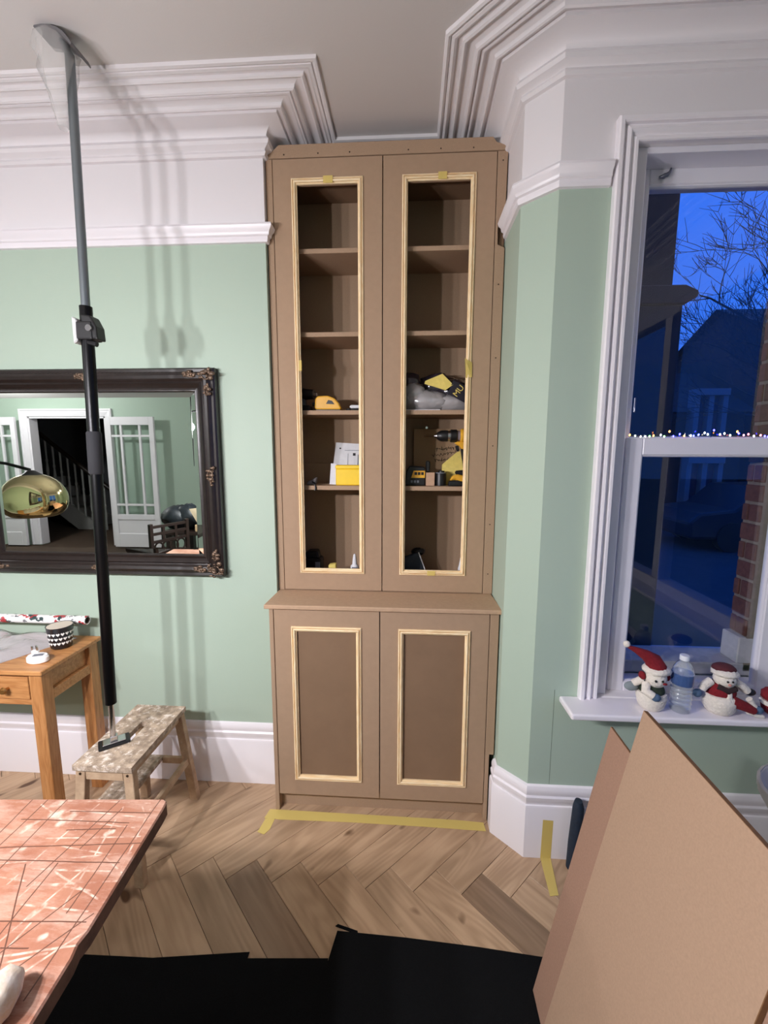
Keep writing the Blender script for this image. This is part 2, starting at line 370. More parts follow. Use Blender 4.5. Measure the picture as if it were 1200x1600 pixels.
# herringbone boards, each its own part of the floor
W, NL = 0.1168, 5; LEN = W*NL; q = 1/math.sqrt(2)
U0, V0 = 1.0555, -0.787
def clip(poly, a, b, c):       # keep a*x+b*y <= c
    out = []
    for i in range(len(poly)):
        p, r = poly[i], poly[(i+1) % len(poly)]; dp = a*p[0]+b*p[1]-c; dr = a*r[0]+b*r[1]-c
        if dp <= 0: out.append(p)
        if (dp < 0 < dr) or (dr < 0 < dp):
            t = dp/(dp-dr); out.append((p[0]+t*(r[0]-p[0]), p[1]+t*(r[1]-p[1])))
    return out
def plank(u0, u1, v0, v1, alongu, tint):
    g = 0.0006; cu, cv = (u0+u1)/2, (v0+v1)/2
    cx, cy = (cu+cv)*q, (cu-cv)*q
    if not (-2.15 < cx < 1.55 and 0.35 < cy < 2.05): return
    if cx > 0.62 and cy > 1.75: return
    pl = [((u+v)*q, (u-v)*q) for u, v in ((u0+g, v0+g), (u1-g, v0+g), (u1-g, v1-g), (u0+g, v1-g))]
    pl = clip(pl, 0, 1, 1.60 if cx > 0.42 else 1.765)
    if len(pl) < 3: return
    ang = pi/4 if alongu else -pi/4
    me = bpy.data.meshes.new('plank'); ca, sa = cos(-ang), sin(-ang)
    def loc(x, y, z): x -= cx; y -= cy; return (x*ca-y*sa, x*sa+y*ca, z)
    n = len(pl); ctr = (sum(p[0] for p in pl)/n, sum(p[1] for p in pl)/n)
    inn = [(p[0]+(ctr[0]-p[0])*0.006, p[1]+(ctr[1]-p[1])*0.006) for p in pl]
    dz = random.uniform(-0.0004, 0.0)
    vs = [loc(p[0], p[1], -0.012) for p in pl] + [loc(p[0], p[1], -0.0012+dz) for p in pl] + [loc(p[0], p[1], dz) for p in inn]
    fs = [tuple(range(2*n, 3*n))]
    for L_ in (0, 1):
        for i in range(n): fs.append((L_*n+i, L_*n+(i+1) % n, (L_+1)*n+(i+1) % n, (L_+1)*n+i))
    me.from_pydata(vs, [], fs); me.materials.append(OAKF)
    bm = bmesh.new(); bm.from_mesh(me); bmesh.ops.recalc_face_normals(bm, faces=bm.faces)
    if sum(f.normal.z for f in bm.faces) < 0: bmesh.ops.reverse_faces(bm, faces=bm.faces)
    bm.to_mesh(me); bm.free()
    o = bpy.data.objects.new('plank', me); COL.objects.link(o); o.parent = floor
    inv = wmat(floor).inverted(); o.matrix_basis = inv @ Matrix.Translation((cx, cy, 0)) @ Matrix.Rotation(ang, 4, 'Z')
    o.color = tint
for c in range(-4, 5):
    for k in range(-30, 31):
        bu = U0 + k*W + c*LEN; bv = V0 + k*W - c*LEN
        dark = (c == 0 and k in (0, -5))
        plank(bu, bu+W, bv, bv+LEN, False, (0.58, 0.56, 0.56, 1) if dark else (1, 1, 1, 1))
        plank(bu, bu+LEN, bv-W, bv, True, (1, 1, 1, 1))

# cornice, picture rails, baseboards
COR = [(0, 2.585), (0.010, 2.588), (0.016, 2.597), (0.012, 2.606), (0.017, 2.611), (0.030, 2.618), (0.034, 2.630), (0.026, 2.640), (0.022, 2.646),
       (0.028, 2.658), (0.042, 2.669), (0.062, 2.677), (0.080, 2.681), (0.082, 2.689), (0.091, 2.690), (0.093, 2.683), (0.100, 2.681), (0.105, 2.684), (0.108, 2.693), (0.118, 2.700), (0.131, 2.703), (0.134, 2.702), (0.136, 2.692),
       (0.141, 2.690), (0.146, 2.692), (0.148, 2.699), (0.152, 2.699), (0.154, 2.690), (0.160, 2.688), (0.166, 2.691), (0.170, 2.701), (0.182, 2.707), (0.194, 2.708), (0.196, 2.698), (0.202, 2.695), (0.208, 2.698), (0.210, 2.706), (0.224, 2.708),
       (0.226, 2.700), (0.233, 2.697), (0.240, 2.700), (0.243, 2.706), (0.246, 2.700), (0.252, 2.697), (0.259, 2.700), (0.262, CZ+0.005), (0, CZ+0.005)]
RAIL = [(0, RZ-0.002), (0.010, RZ), (0.013, RZ+0.010), (0.012, RZ+0.018), (0.019, RZ+0.022), (0.022, RZ+0.034), (0.030, RZ+0.042), (0.034, RZ+0.052), (0.030, RZ+0.060), (0.012, RZ+0.064), (0, RZ+0.064)]
BASE = [(0, 0), (0.020, 0), (0.020, 0.205), (0.017, 0.212), (0.013, 0.214), (0.013, 0.222), (0.016, 0.228), (0.017, 0.244), (0.012, 0.250), (0.012, 0.254), (0.014, 0.260), (0.013, 0.274), (0.008, 0.284), (0, 0.288)]
bay = [(0.35, 2.13), (0.35, 1.567), (0.443, 1.477), (1.55, 1.477), (1.55, -1.1)]
struct('trim_1_cornice', MB().sweep([(-7.0, YB), (-0.565, YB), (-0.565, 2.13)] + bay, COR), WHITE, smooth=35)
struct('trim_2_picture_rail', MB().sweep([(-7.0, YB), (-0.565, YB), (-0.565, 1.786)], RAIL), GLOSSW, smooth=40)
struct('trim_3_picture_rail', MB().sweep([(0.35, 1.786), (0.35, 1.567), (0.443, 1.477), (0.590, 1.477)], RAIL), GLOSSW, smooth=40)
struct('trim_4_picture_rail', MB().sweep([(0.35, -3.0), (-7.0, -3.0)], RAIL), GLOSSW, smooth=40)
struct('baseboard_chimney_breast', MB().sweep([(-7.0, YB), (-0.556, YB)], BASE), GLOSSW, smooth=30)
struct('baseboard_bay', MB().sweep([(0.35, 1.606), (0.35, 1.567), (0.443, 1.477), (1.55, 1.477), (1.55, -1.1)], BASE), GLOSSW, smooth=30)

# ------------------------------------------------------------------ bay side window (sash)
win = struct('window_1', MB().box(OX0, 0.705, 1.497, 1.66, OZ0+0.02, OZ1, 0).box(1.312, OX1, 1.497, 1.66, OZ0+0.02, OZ1, 0).box(0.705, 1.312, 1.496, 1.66, 2.390, OZ1, 0)
             .box(0.703, 0.720, 1.562, 1.573, 0.66, 2.392).box(1.297, 1.313, 1.562, 1.573, 0.66, 2.392), UPVC, bevel=0.002)
win['label'] = 'white painted sash window in the side of the bay, dusk sky behind'
ARCH = [(0, 0), (0, 0.020), (0.004, 0.026), (0.014, 0.026), (0.018, 0.022), (0.020, 0.012), (0.024, 0.012), (0.028, 0.020), (0.036, 0.022), (0.042, 0.016), (0.046, 0.009), (0.050, 0.009), (0.054, 0.014), (0.062, 0.014), (0.064, 0.010), (0.064, 0)]
ax0, ax1, az1 = 0.599, 1.406, 2.470
MB().strip((ax0,1.477,0.64), (ax0,1.477,az1), (0,0,1), (1,0,0), (0,-1,0), ARCH, mitre=(0, 1)).build('architrave', GLOSSW, win, smooth=25)
MB().strip((ax1,1.477,0.64), (ax1,1.477,az1), (0,0,1), (-1,0,0), (0,-1,0), ARCH, mitre=(0, 1)).build('architrave', GLOSSW, win, smooth=25)
MB().strip((ax0,1.477,az1), (ax1,1.477,az1), (1,0,0), (0,0,-1), (0,-1,0), ARCH).build('architrave', GLOSSW, win, smooth=25)
def sash(name, x0, x1, z0, z1, y0, y1, st, tr, br):
    s = MB().box(x0, x0+st, y0, y1, z0, z1).box(x1-st, x1, y0, y1, z0, z1).box(x0+st, x1-st, y0, y1, z1-tr, z1).box(x0+st, x1-st, y0, y1, z0, z0+br).build(name, UPVC, win, bevel=0.003)
    for k, (a, b, t, n_) in enumerate((((x0+st, z0+br), (x1-st, z0+br), (1,0,0), (0,0,1)), ((x0+st, z1-tr), (x1-st, z1-tr), (1,0,0), (0,0,-1)), ((x0+st, z0+br), (x0+st, z1-tr), (0,0,1), (1,0,0)), ((x1-st, z0+br), (x1-st, z1-tr), (0,0,1), (-1,0,0)))):
        MB().strip((a[0], y0+0.006, a[1]), (b[0], y0+0.006, b[1]), t, n_, (0,-1,0), [(-0.001, -0.003), (-0.001, 0.002), (0.003, 0.001), (0.006, -0.006), (0.006, -0.014), (-0.001, -0.014)]).build('glazing_bead', UPVC, s)
    B(x0+st-0.004, x1-st+0.004, (y0+y1)/2-0.002, (y0+y1)/2+0.002, z0+br-0.004, z1-tr+0.004).build('pane', GLASS, s)
    return s
low = sash('lower_sash', 0.722, 1.290, 0.638, 1.545, 1.525, 1.560, 0.056, 0.058, 0.034)
upp = sash('upper_sash', 0.704, 1.313, 1.500, 2.392, 1.574, 1.606, 0.050, 0.048, 0.045)
MB().tube([(0.780,1.570,2.364), (0.788,1.563,2.362), (0.800,1.561,2.366), (0.808,1.563,2.374), (0.813,1.566,2.386)], [0.003, 0.006, 0.0065, 0.004, 0.003], 8).tube([(0.795,1.574,2.366), (0.795,1.562,2.366)], 0.006, 8).build('sash_hook', M('dull_pewter', (120, 122, 134), 0.35, 0.8), upp, smooth=60)
MB().box(0.7235, 0.7285, 1.495, 1.4975, 1.625, 1.672).box(0.7245, 0.7275, 1.4925, 1.495, 1.628, 1.640).build('sash_stop', M('dull_pewter'), win, bevel=0.001)
B(0.520, 0.5211, 1.4765, 1.4775, 0.29, 0.66).build('plaster_crack', M('crack_shadow', (104, 116, 102), 0.9), wall_bay)
sill = struct('trim_5_window_sill', MB().prism([(0.540,1.362),(1.55,1.362),(1.55,1.477),(0.536,1.477)], 'z', 0.618, 0.640).box(0.665, 1.34, 1.477, 1.66, 0.60, 0.640), GLOSSW, bevel=0.007, seg=3)
# exterior brick reveal of this window
for i in range(22):
    z = 0.80 + i*0.0735
    for j, y in enumerate((1.662,) if i % 2 else (1.662, 1.722)):
        w_ = (0.085 if i % 2 else (0.052, 0.026)[j])
        B(1.285-0.004*random.random(), 1.345, y, y+w_, z, z+0.062).build('brick', BRICK, wall_bay, bevel=0.003)
B(1.290, 1.345, 1.661, 1.748, 0.66, 2.42).build('mortar_bed', MORTAR, wall_bay)
B(0.60, 1.36, 1.661, 1.80, 0.64, 0.79-0.10).build('stone_sill', M('painted_stone', (186, 184, 182), 0.8, n=(30, 0.15)), wall_bay, bevel=0.004)
B(1.262, 1.345, 1.660, 1.752, 0.69, 0.795).build('stone_block', M('painted_stone'), wall_bay, bevel=0.004)

# bay front window, seen only as a reflection
w2 = struct('window_2', MB().box(1.56, 1.66, BW0, BW0+0.06, 0.64, 2.385).box(1.56, 1.66, BW1-0.06, BW1, 0.64, 2.385).box(1.56, 1.66, BW0, BW1, 2.31, 2.385).box(1.56, 1.66, BW0, BW1, 0.62, 0.70)
            .box(1.57, 1.65, 0.24, 0.31, 0.70, 2.31), UPVC, bevel=0.003)
B(1.606, 1.610, BW0+0.06, 0.24, 0.70, 2.31).build('pane', GLASS, w2); B(1.606, 1.610, 0.31, BW1-0.06, 0.70, 2.31).build('pane', GLASS, w2)
struct('trim_6_window_sill', B(1.44, 1.56, BW0-0.05, 1.362, 0.618, 0.64), GLOSSW, bevel=0.005)

# doorway architrave to the hall and open glazed leaf, all seen in the mirror
ARD = [(0, 0), (0, 0.03), (0.02, 0.034), (0.03, 0.026), (0.05, 0.026), (0.08, 0.02), (0.11, 0.014), (0.12, 0.0)]
m = MB(); Y = -3.0
a0, a1, az = DX0-0.12, DX1+0.12, DH+0.12
m.strip((a0,Y,0), (a0,Y,az), (0,0,1), (1,0,0), (0,1,0), ARD, mitre=(0, 1)).strip((a1,Y,0), (a1,Y,az), (0,0,1), (-1,0,0), (0,1,0), ARD, mitre=(0, 1)).strip((a0,Y,az), (a1,Y,az), (1,0,0), (0,0,-1), (0,1,0), ARD)
m.box(DX0, DX0+0.02, -3.15, -3.0, 0, DH).box(DX1-0.02, DX1, -3.15, -3.0, 0, DH).box(DX0, DX1, -3.15, -3.0, DH-0.02, DH)
struct('trim_7_door_architrave', m, GLOSSW)
def glazed_leaf(name, x0, x1, y, kind_n):
    T = 0.04; H = 1.99
    st = 0.075; zr = (0.20, 0.44, 0.50, 1.88)
    d = struct(name, MB().box(x0, x0+st, y, y+T, 0.01, H).box(x1-st, x1, y, y+T, 0.01, H).box(x0+st, x1-st, y, y+T, 1.87, H).box(x0+st, x1-st, y, y+T, 0.44, 0.52).box(x0+st, x1-st, y, y+T, 0.01, 0.22), GLOSSW, bevel=0.003)
    B(x0+st, x1-st, y+0.012, y+T-0.012, 0.22, 0.44).build('panel', GLOSSW, d)
    xs = [x0+st, x0+st+0.15, x1-st-0.15, x1-st]; zs = [0.52, 0.67, 1.71, 1.87]
    bars = [B(x-0.016, x+0.016, y+0.006, y+T-0.006, 0.52, 1.87) for x in xs[1:3]] + [B(x0+st, x1-st, y+0.008, y+T-0.008, z-0.015, z+0.015) for z in zs[1:3]]
    for b in bars: b.build('glazing_bar', GLOSSW, d)
    for i in range(3):
        for j in range(3): B(xs[i], xs[i+1], y+0.018, y+0.022, zs[j], zs[j+1]).build('pane', GLASS, d)
    return d
glazed_leaf('door_1', -4.56, -3.82, -2.90, 1)
d2 = glazed_leaf('door_2', -6.74, -6.0, -2.90, 2)
MB().tube([(-6.06,-2.87,1.02), (-6.06,-2.82,1.02), (-6.16,-2.82,1.02)], 0.011, 8).build('door_handle', BLACKM, d2, smooth=50)
# hall staircase
st = thing('staircase', (-6.6, -4.5, 0), 'dark hall staircase with pale turned balusters, reflected in the mirror', 'staircase')
sg = (0.35-2.05+0.0)/1.5
def strz(x): return 1.05 + (-6.0-x)*0.80      # handrail height at x
WST = M('grey_white_stair_paint', (150, 148, 146), 0.7)
MB().prism([(-7.3, strz(-7.3)-0.95), (-5.3, strz(-5.3)-0.95), (-5.3, strz(-5.3)-1.35), (-7.3, strz(-7.3)-1.35)], 'y', -4.42, -4.38).build('stringer', WST, st)
MB().tube([(-7.4, -4.36, strz(-7.4)), (-5.2, -4.36, strz(-5.2))], 0.04, 8).build('handrail', M('dark_oak_rail', (36, 26, 20), 0.4), st, smooth=50)
for i in range(15):
    x = -7.25 + i*0.135; zt = strz(x)-0.02; zb = zt-0.92; h = zt-zb
    MB().lathe([(0.02, 0), (0.02, 0.15*h), (0.012, 0.18*h), (0.026, 0.35*h), (0.016, 0.52*h), (0.024, 0.56*h), (0.015, 0.60*h), (0.018, 0.8*h), (0.018, h)], (x, -4.36, zb), 10).build('baluster', WST, st, smooth=50)
for i in range(9):
    x = -7.3 + i*0.24; z = strz(x+0.24)-0.93
    if z > 0.05: B(x, x+0.26, -5.08, -4.42, z-0.19, z).build('tread', WST, st)

# ------------------------------------------------------------------ lights with their fittings
def bulb_light(loc, w, r=0.03, col=(0.985, 0.955, 1.0), down=None):
    l = bpy.data.lights.new('bulb_light', 'POINT'); l.energy = w; l.shadow_soft_size = r; l.color = col
    if down:      # LED bulbs hanging cap up throw more light downwards than up
        l.use_nodes = True; N = l.node_tree.nodes; L = l.node_tree.links; em = N['Emission']
        t = N.new('ShaderNodeTexCoord'); sp = N.new('ShaderNodeSeparateXYZ'); L.new(t.outputs['Normal'], sp.inputs[0])
        mr_ = N.new('ShaderNodeMapRange'); mr_.inputs['From Min'].default_value = -0.55; mr_.inputs['From Max'].default_value = 0.55
        mr_.inputs['To Min'].default_value = down[0]; mr_.inputs['To Max'].default_value = down[1]; L.new(sp.outputs['Z'], mr_.inputs[0]); L.new(mr_.outputs[0], em.inputs['Strength'])
    o = bpy.data.objects.new('bulb_light', l); COL.objects.link(o); o.location = loc; return o
pend = thing('pendant_light', (-1.28, 0.09, 1.68), 'three armed black pendant light hanging over the workbench', 'lamp')
MB().tube([(-1.28,0.09,1.80), (-1.28,0.09,2.705)], 0.006, 8).lathe([(0.05, 2.69), (0.05, 2.70), (0.02, 2.708)], (-1.28,0.09,0), 16).build('rod', BLACKM, pend, smooth=40)
for bx, by in ((-1.03, 0.05), (-1.26, 0.17), (-1.54, 0.06)):
    MB().tube([(-1.28,0.09,1.81), ((bx-1.28)/2,(by+0.09)/2,1.81), (bx,by,1.795), (bx,by,1.74)], [0.006,0.006,0.006,0.014], 8).build('arm', BLACKM, pend, smooth=40)
    l = bulb_light((bx, by, 1.68), BULB_W, down=(1.34, 0.56)); l.parent = pend; l.matrix_basis = Matrix.Translation((bx+1.28, by-0.09, 0))
far_fill = thing('added_fill_light', (-5.5, -1.6, 2.5), 'unseen round fill light added in the far half of the room', 'lamp')
MB().lathe([(0.12, 2.63), (0.14, 2.66), (0.14, 2.708)], (-5.5,-1.6,0), 20).build('base', GLOSSW, far_fill, smooth=40)
l = bulb_light((-5.5, -1.6, 2.5), FAR_W, 0.08); l.parent = far_fill; l.matrix_basis = Matrix.Identity(4)  # added fill, out of view, to brighten the mirrored door wall

# ------------------------------------------------------------------ base cabinet
bc = thing('base_cabinet', (-0.112, 1.82, 0), 'unpainted brown MDF base cabinet with two panelled doors in the alcove', 'cabinet')
PROF = [(0, -0.004), (0, 0.0040), (0.0028, 0.0066), (0.0052, 0.0066), (0.0058, 0.0012), (0.0078, 0.0012), (0.0084, 0.0074), (0.0122, 0.0095), (0.0160, 0.0074), (0.0166, 0.0014), (0.0188, 0.0010), (0.021, 0.0004), (0.021, -0.006)]
B(-0.550, -0.5335, 1.612, 2.06, 0.0, 0.884).build('side_panel', MDF, bc, bevel=0.0012)
MB().prism([(1.612, 0.296), (2.06, 0.296), (2.06, 0.884), (1.612, 0.884)], 'x', 0.3115, 0.345).box(0.3115, 0.3275, 1.612, 2.06, 0, 0.296).build('side_panel', MDF, bc, bevel=0.0012)
B(-0.5335, 0.3115, 1.648, 1.666, 0.0, 0.074).build('plinth', MDF, bc)
B(-0.5335, 0.3115, 2.04, 2.055, 0.0, 0.884).build('back_panel', MDF_PANEL, bc)
B(-0.5335, 0.3115, 1.64, 2.04, 0.074, 0.092).build('bottom_panel', MDF_PANEL, bc)
def base_door(x0, x1, mx0, mx1):
    z0, z1, mz0, mz1 = 0.078, 0.881, 0.147, 0.814; i = 0.012
    d = MB().box(x0, mx0+i, 1.612, 1.632, z0, z1).box(mx1-i, x1, 1.612, 1.632, z0, z1).box(mx0+i, mx1-i, 1.612, 1.632, mz1-i, z1).box(mx0+i, mx1-i, 1.612, 1.632, z0, mz0+i).build('door', MDF_DOOR, bc)
    B(mx0+i-0.004, mx1-i+0.004, 1.620, 1.628, mz0+i-0.004, mz1-i+0.004).build('panel', MDF_PANEL, d)
    for k, s in enumerate(rect_strips(mx0, mx1, mz0, mz1, 1.612, PROF)): s.build('moulding', PINE_H if k < 2 else PINE, d, smooth=25)
base_door(-0.5305, -0.1145, -0.4625, -0.1845); base_door(-0.1105, 0.3085, -0.040, 0.2385)

tag(MB().prism([(-0.567, 1.600), (0.356, 1.600), (0.346, 1.79), (0.348, 2.06), (-0.562, 2.06), (-0.562, 1.76)], 'z', 0.885, 0.903).build('worktop', M('mdf_worktop', (186, 156, 128), 0.72, n=(60, 0.08), bump=(300, 0.05), spec=0.25), bevel=0.004, seg=2),
    'brown MDF worktop ledge between the base cabinet and the display cabinet', 'worktop')

# ------------------------------------------------------------------ display cabinet
dc = thing('display_cabinet', (-0.112, 1.92, 0.903), 'tall unpainted MDF display cabinet with two open framed doors and shelves', 'cabinet')
YU = 1.79
B(-0.562, -0.5375, YU, YU+0.02, 0.904, 2.592).build('face_stile', MDF, dc, bevel=0.001)
MB().prism([(0.3095, 0.904), (0.348, 0.904), (0.346, 2.26), (0.320, 2.272), (0.318, 2.33), (0.330, 2.36), (0.344, 2.39), (0.346, 2.592), (0.3095, 2.592)], 'y', YU, YU+0.02).build('face_stile', MDF, dc, bevel=0.001)
MB().prism([(-0.562, 2.5945), (0.346, 2.5945), (0.346, 2.606), (0.333, 2.612), (0.318, 2.618), (0.304, 2.622), (0.290, 2.640), (-0.510, 2.640), (-0.540, 2.615), (-0.558, 2.606)], 'y', YU, YU+0.02).build('head_fascia', MDF, dc, bevel=0.001)
B(-0.5625, -0.5445, YU+0.02, 2.05, 0.904, 2.583).build('side_panel', MDF_PANEL, dc)
B(0.328, 0.346, YU+0.02, 2.05, 0.904, 2.583).build('side_panel', MDF_PANEL, dc)
B(-0.5445, 0.328, 2.05, 2.062, 0.904, 2.583).build('back_panel', MDF, dc)
B(-0.5445, 0.328, YU+0.02, 2.05, 2.566, 2.583).build('top_panel', MDF_PANEL, dc)
B(-0.5445, 0.328, YU+0.02, 2.05, 0.904, 0.922).build('bottom_panel', MDF, dc)
B(-0.126, -0.108, YU+0.032, 2.05, 0.922, 2.566).build('partition', MDF_PANEL, dc)
SH = (1.352, 1.665, 1.974, 2.289)       # shelf tops
for z in SH:
    B(-0.5445, -0.126, 1.826, 2.05, z-0.018, z).build('shelf', MDF, dc, bevel=0.001)
    B(-0.108, 0.328, 1.826, 2.05, z-0.018, z).build('shelf', MDF, dc, bevel=0.001)
def top_door(x0, x1, mx0, mx1):
    z0, z1, mz0, mz1 = 0.907, 2.590, 0.980, 2.522; i = 0.018
    d = MB().box(x0, mx0+i, YU, YU+0.02, z0, z1).box(mx1-i, x1, YU, YU+0.02, z0, z1).box(mx0+i, mx1-i, YU, YU+0.02, mz1-i, z1).box(mx0+i, mx1-i, YU, YU+0.02, z0, mz0+i).build('door', MDF_DOOR, dc)
    for k, s in enumerate(rect_strips(mx0, mx1, mz0, mz1, YU, PROF)): s.build('moulding', PINE_H if k < 2 else PINE, d, smooth=25)
top_door(-0.5350, -0.1175, -0.4645, -0.1895); top_door(-0.1135, 0.3065, -0.0415, 0.2345)
for x, z in ((-0.49, 2.606), (-0.36, 2.607), (-0.24, 2.607), (-0.02, 2.607), (0.10, 2.607), (0.22, 2.606), (0.329, 2.56), (0.328, 2.13), (0.328, 1.86), (0.329, 1.52), (0.329, 1.20), (0.328, 0.99)):
    MB().tube([(x, YU+0.001, z), (x, YU-0.0006, z)], 0.0028, 8).build('screw_head', M('dark_screw', (58, 42, 30), 0.5, 0.3), dc)

# tape round the cabinet
def tape(mb, label): return tag(mb.build('masking_tape', TAPE), label, 'tape', 'pieces of yellow masking tape')
tape(MB().prism([(-0.575,1.612), (0.2,1.606), (0.312,1.600), (0.316,1.560), (0.06,1.566), (-0.25,1.568), (-0.52,1.563), (-0.585,1.566)], 'z', 0.0006, 0.0014), 'long strip of yellow masking tape on the floor along the cabinet plinth')
tape(MB().prism([(-0.578,1.565), (-0.540,1.566), (-0.545,1.515), (-0.560,1.490), (-0.590,1.500)], 'z', 0.0006, 0.0014), 'short torn tab of yellow tape on the floor at the cabinet left foot')
tape(MB().hexa([(0.498,1.4565,0.002), (0.536,1.4565,0.002), (0.536,1.4568,0.002), (0.498,1.4568,0.002)], [(0.500,1.4562,0.160), (0.537,1.4562,0.158), (0.537,1.4568,0.158), (0.500,1.4568,0.160)])
     .prism([(0.498,1.457), (0.536,1.457), (0.520,1.32), (0.490,1.315)], 'z', 0.0006, 0.0014), 'yellow masking tape running down the white baseboard onto the floor')
tape(B(-0.340, -0.304, 1.7800, 1.7815, 2.499, 2.524), 'bit of yellow tape on the top moulding of the left display door')
tape(B(0.092, 0.124, 1.7800, 1.7815, 2.499, 2.524), 'bit of yellow tape on the top moulding of the right display door')
tape(MB().hexa([(0.213,1.7805,1.783), (0.237,1.7835,1.787), (0.237,1.785,1.787), (0.213,1.782,1.783)], [(0.206,1.765,1.855), (0.236,1.7835,1.842), (0.236,1.785,1.842), (0.206,1.767,1.855)]), 'curled flap of yellow tape on the right edge of the right display door')
tape(B(-0.447, -0.438, 1.776, 1.7835, 1.815, 1.856), 'curled scrap of yellow tape on the left edge of the left display door')
tape(B(0.075, 0.108, 1.7800, 1.7815, 0.981, 1.001), 'bit of yellow tape on the bottom moulding of the right display door')

# ------------------------------------------------------------------ things on the cabinet shelves (left bay)
Z3, Z4, Z0 = SH[1], SH[0], 0.922
t = thing('cordless_tool', (-0.455, 1.90, Z3), 'black cordless tool in shadow at left end of the third shelf', 'tool')
MB().tube([(-0.475,1.90,Z3+0.075), (-0.415,1.89,Z3+0.072)], [0.026, 0.020], 10).tube([(-0.468,1.90,Z3+0.07), (-0.462,1.90,Z3+0.02)], 0.016, 8).build('body', BLACK, t, smooth=40)
B(-0.492, -0.430, 1.87, 1.93, Z3, Z3+0.026).build('battery', BLACK, t, bevel=0.004)
MB().tube([(-0.415,1.89,Z3+0.072), (-0.400,1.888,Z3+0.07)], 0.009, 8).build('nose', CHROME, t)
t = thing('hand_sander', (-0.35, 1.88, Z3), 'yellow handheld sander with a pierced handle on the third shelf', 'tool')
z = Z3
MB().prism([(-0.408,z+0.012), (-0.405,z+0.050), (-0.395,z+0.062), (-0.352,z+0.064), (-0.325,z+0.055), (-0.305,z+0.034), (-0.293,z+0.010), (-0.30,z+0.006), (-0.40,z+0.006)], 'y', 1.862, 1.905).build('body', YELLOW, t, bevel=0.006, seg=2)
MB().prism([(-0.358,z+0.030), (-0.348,z+0.046), (-0.332,z+0.042), (-0.322,z+0.028)], 'y', 1.8605, 1.864).build('grip_opening', BLACK, t)
B(-0.402, -0.300, 1.865, 1.902, z, z+0.007).build('sole', BLACK, t)
MB().tube([(-0.408,1.884,z+0.03), (-0.420,1.884,z+0.03)], 0.008, 8).build('dial', BLACK, t)
t = thing('folding_knife', (-0.24, 1.885, Z3), 'white handled knife lying flat on the third shelf', 'knife')
MB().prism([(-0.262,Z3+0.018), (-0.255,Z3+0.026), (-0.19,Z3+0.026), (-0.19,Z3+0.014), (-0.25,Z3+0.012)], 'y', 1.872, 1.892).build('handle', PAPER, t, bevel=0.003)
MB().box(-0.258, -0.19, 1.874, 1.890, Z3, Z3+0.012).box(-0.274, -0.258, 1.875, 1.888, Z3, Z3+0.012).build('blade_case', BLACKM, t, bevel=0.002)
t = thing('spring_clamp', (-0.425, 1.88, Z4), 'grey spring clamp with a black strap hanging over the fourth shelf', 'clamp')
MB().hexa([(-0.452,1.86,Z4), (-0.412,1.86,Z4), (-0.412,1.90,Z4), (-0.452,1.90,Z4)], [(-0.444,1.865,Z4+0.016), (-0.404,1.868,Z4+0.034), (-0.404,1.89,Z4+0.034), (-0.444,1.89,Z4+0.014)]).build('jaw', M('grey_clamp', (110, 106, 108), 0.5), t, bevel=0.003)
MB().tube([(-0.425,1.87,Z4+0.014), (-0.405,1.84,Z4+0.006), (-0.402,1.823,Z4+0.004), (-0.400,1.8215,Z4-0.012), (-0.404,1.822,Z4-0.020)], 0.004, 6).build('strap', BLACK, t, smooth=60)
tag(B(-0.515, -0.352, 2.030, 2.044, Z4, Z4+0.088).build('board_offcut', MDF, bevel=0.001), 'narrow MDF offcut standing against the back of the fourth shelf', 'offcut')
t = thing('instruction_leaflet', (-0.28, 1.96, Z4), 'white printed instruction leaflet propped behind the yellow box', 'leaflet')
MB().hexa([(-0.357,1.945,Z4), (-0.19,1.945,Z4), (-0.19,1.948,Z4), (-0.357,1.948,Z4)], [(-0.342,2.005,Z4+0.185), (-0.19,2.005,Z4+0.176), (-0.19,2.008,Z4+0.176), (-0.342,2.008,Z4+0.185)]).build('sheet', PAPER, t)
def leaf(u, w, du, dw, mt):   # printed marks on the leaflet's slope
    y = 1.9445 + (w/0.18)*0.060
    MB().hexa([(u,y-0.0006,Z4+w), (u+du,y-0.0006,Z4+w), (u+du,y,Z4+w), (u,y,Z4+w)], [(u,y-0.0006+dw/3,Z4+w+dw), (u+du,y-0.0006+dw/3,Z4+w+dw), (u+du,y+dw/3,Z4+w+dw), (u,y+dw/3,Z4+w+dw)]).build('print', mt, t)
leaf(-0.262, 0.125, 0.012, 0.012, BLACK); leaf(-0.266, 0.082, 0.012, 0.036, PAPER); leaf(-0.240, 0.075, 0.004, 0.055, GREYP); leaf(-0.325, 0.155, 0.008, 0.006, BLACK)
leaf(-0.300, 0.148, 0.09, 0.002, GREYP); leaf(-0.285, 0.075, 0.002, 0.06, GREYP)
tag(MB().hexa([(-0.358,1.915,Z4), (-0.326,1.890,Z4), (-0.325,1.892,Z4), (-0.357,1.917,Z4)], [(-0.352,1.925,Z4+0.092), (-0.322,1.900,Z4+0.090), (-0.321,1.902,Z4+0.090), (-0.351,1.927,Z4+0.092)]).build('folded_note', PAPER), 'small folded white paper left of the yellow box', 'paper')
t = thing('yellow_box', (-0.262, 1.885, Z4), 'bright yellow box on the fourth shelf in front of the leaflet', 'box')
B(-0.320, -0.200, 1.858, 1.915, Z4, Z4+0.070).build('tray', YBOX, t, bevel=0.003); B(-0.3215, -0.1985, 1.8565, 1.9165, Z4+0.070, Z4+0.086).build('lid', YBOX, t, bevel=0.003)
t = thing('battery_charger', (-0.44, 1.94, Z0), 'black battery charger in the dark lower left corner of the display cabinet', 'charger')
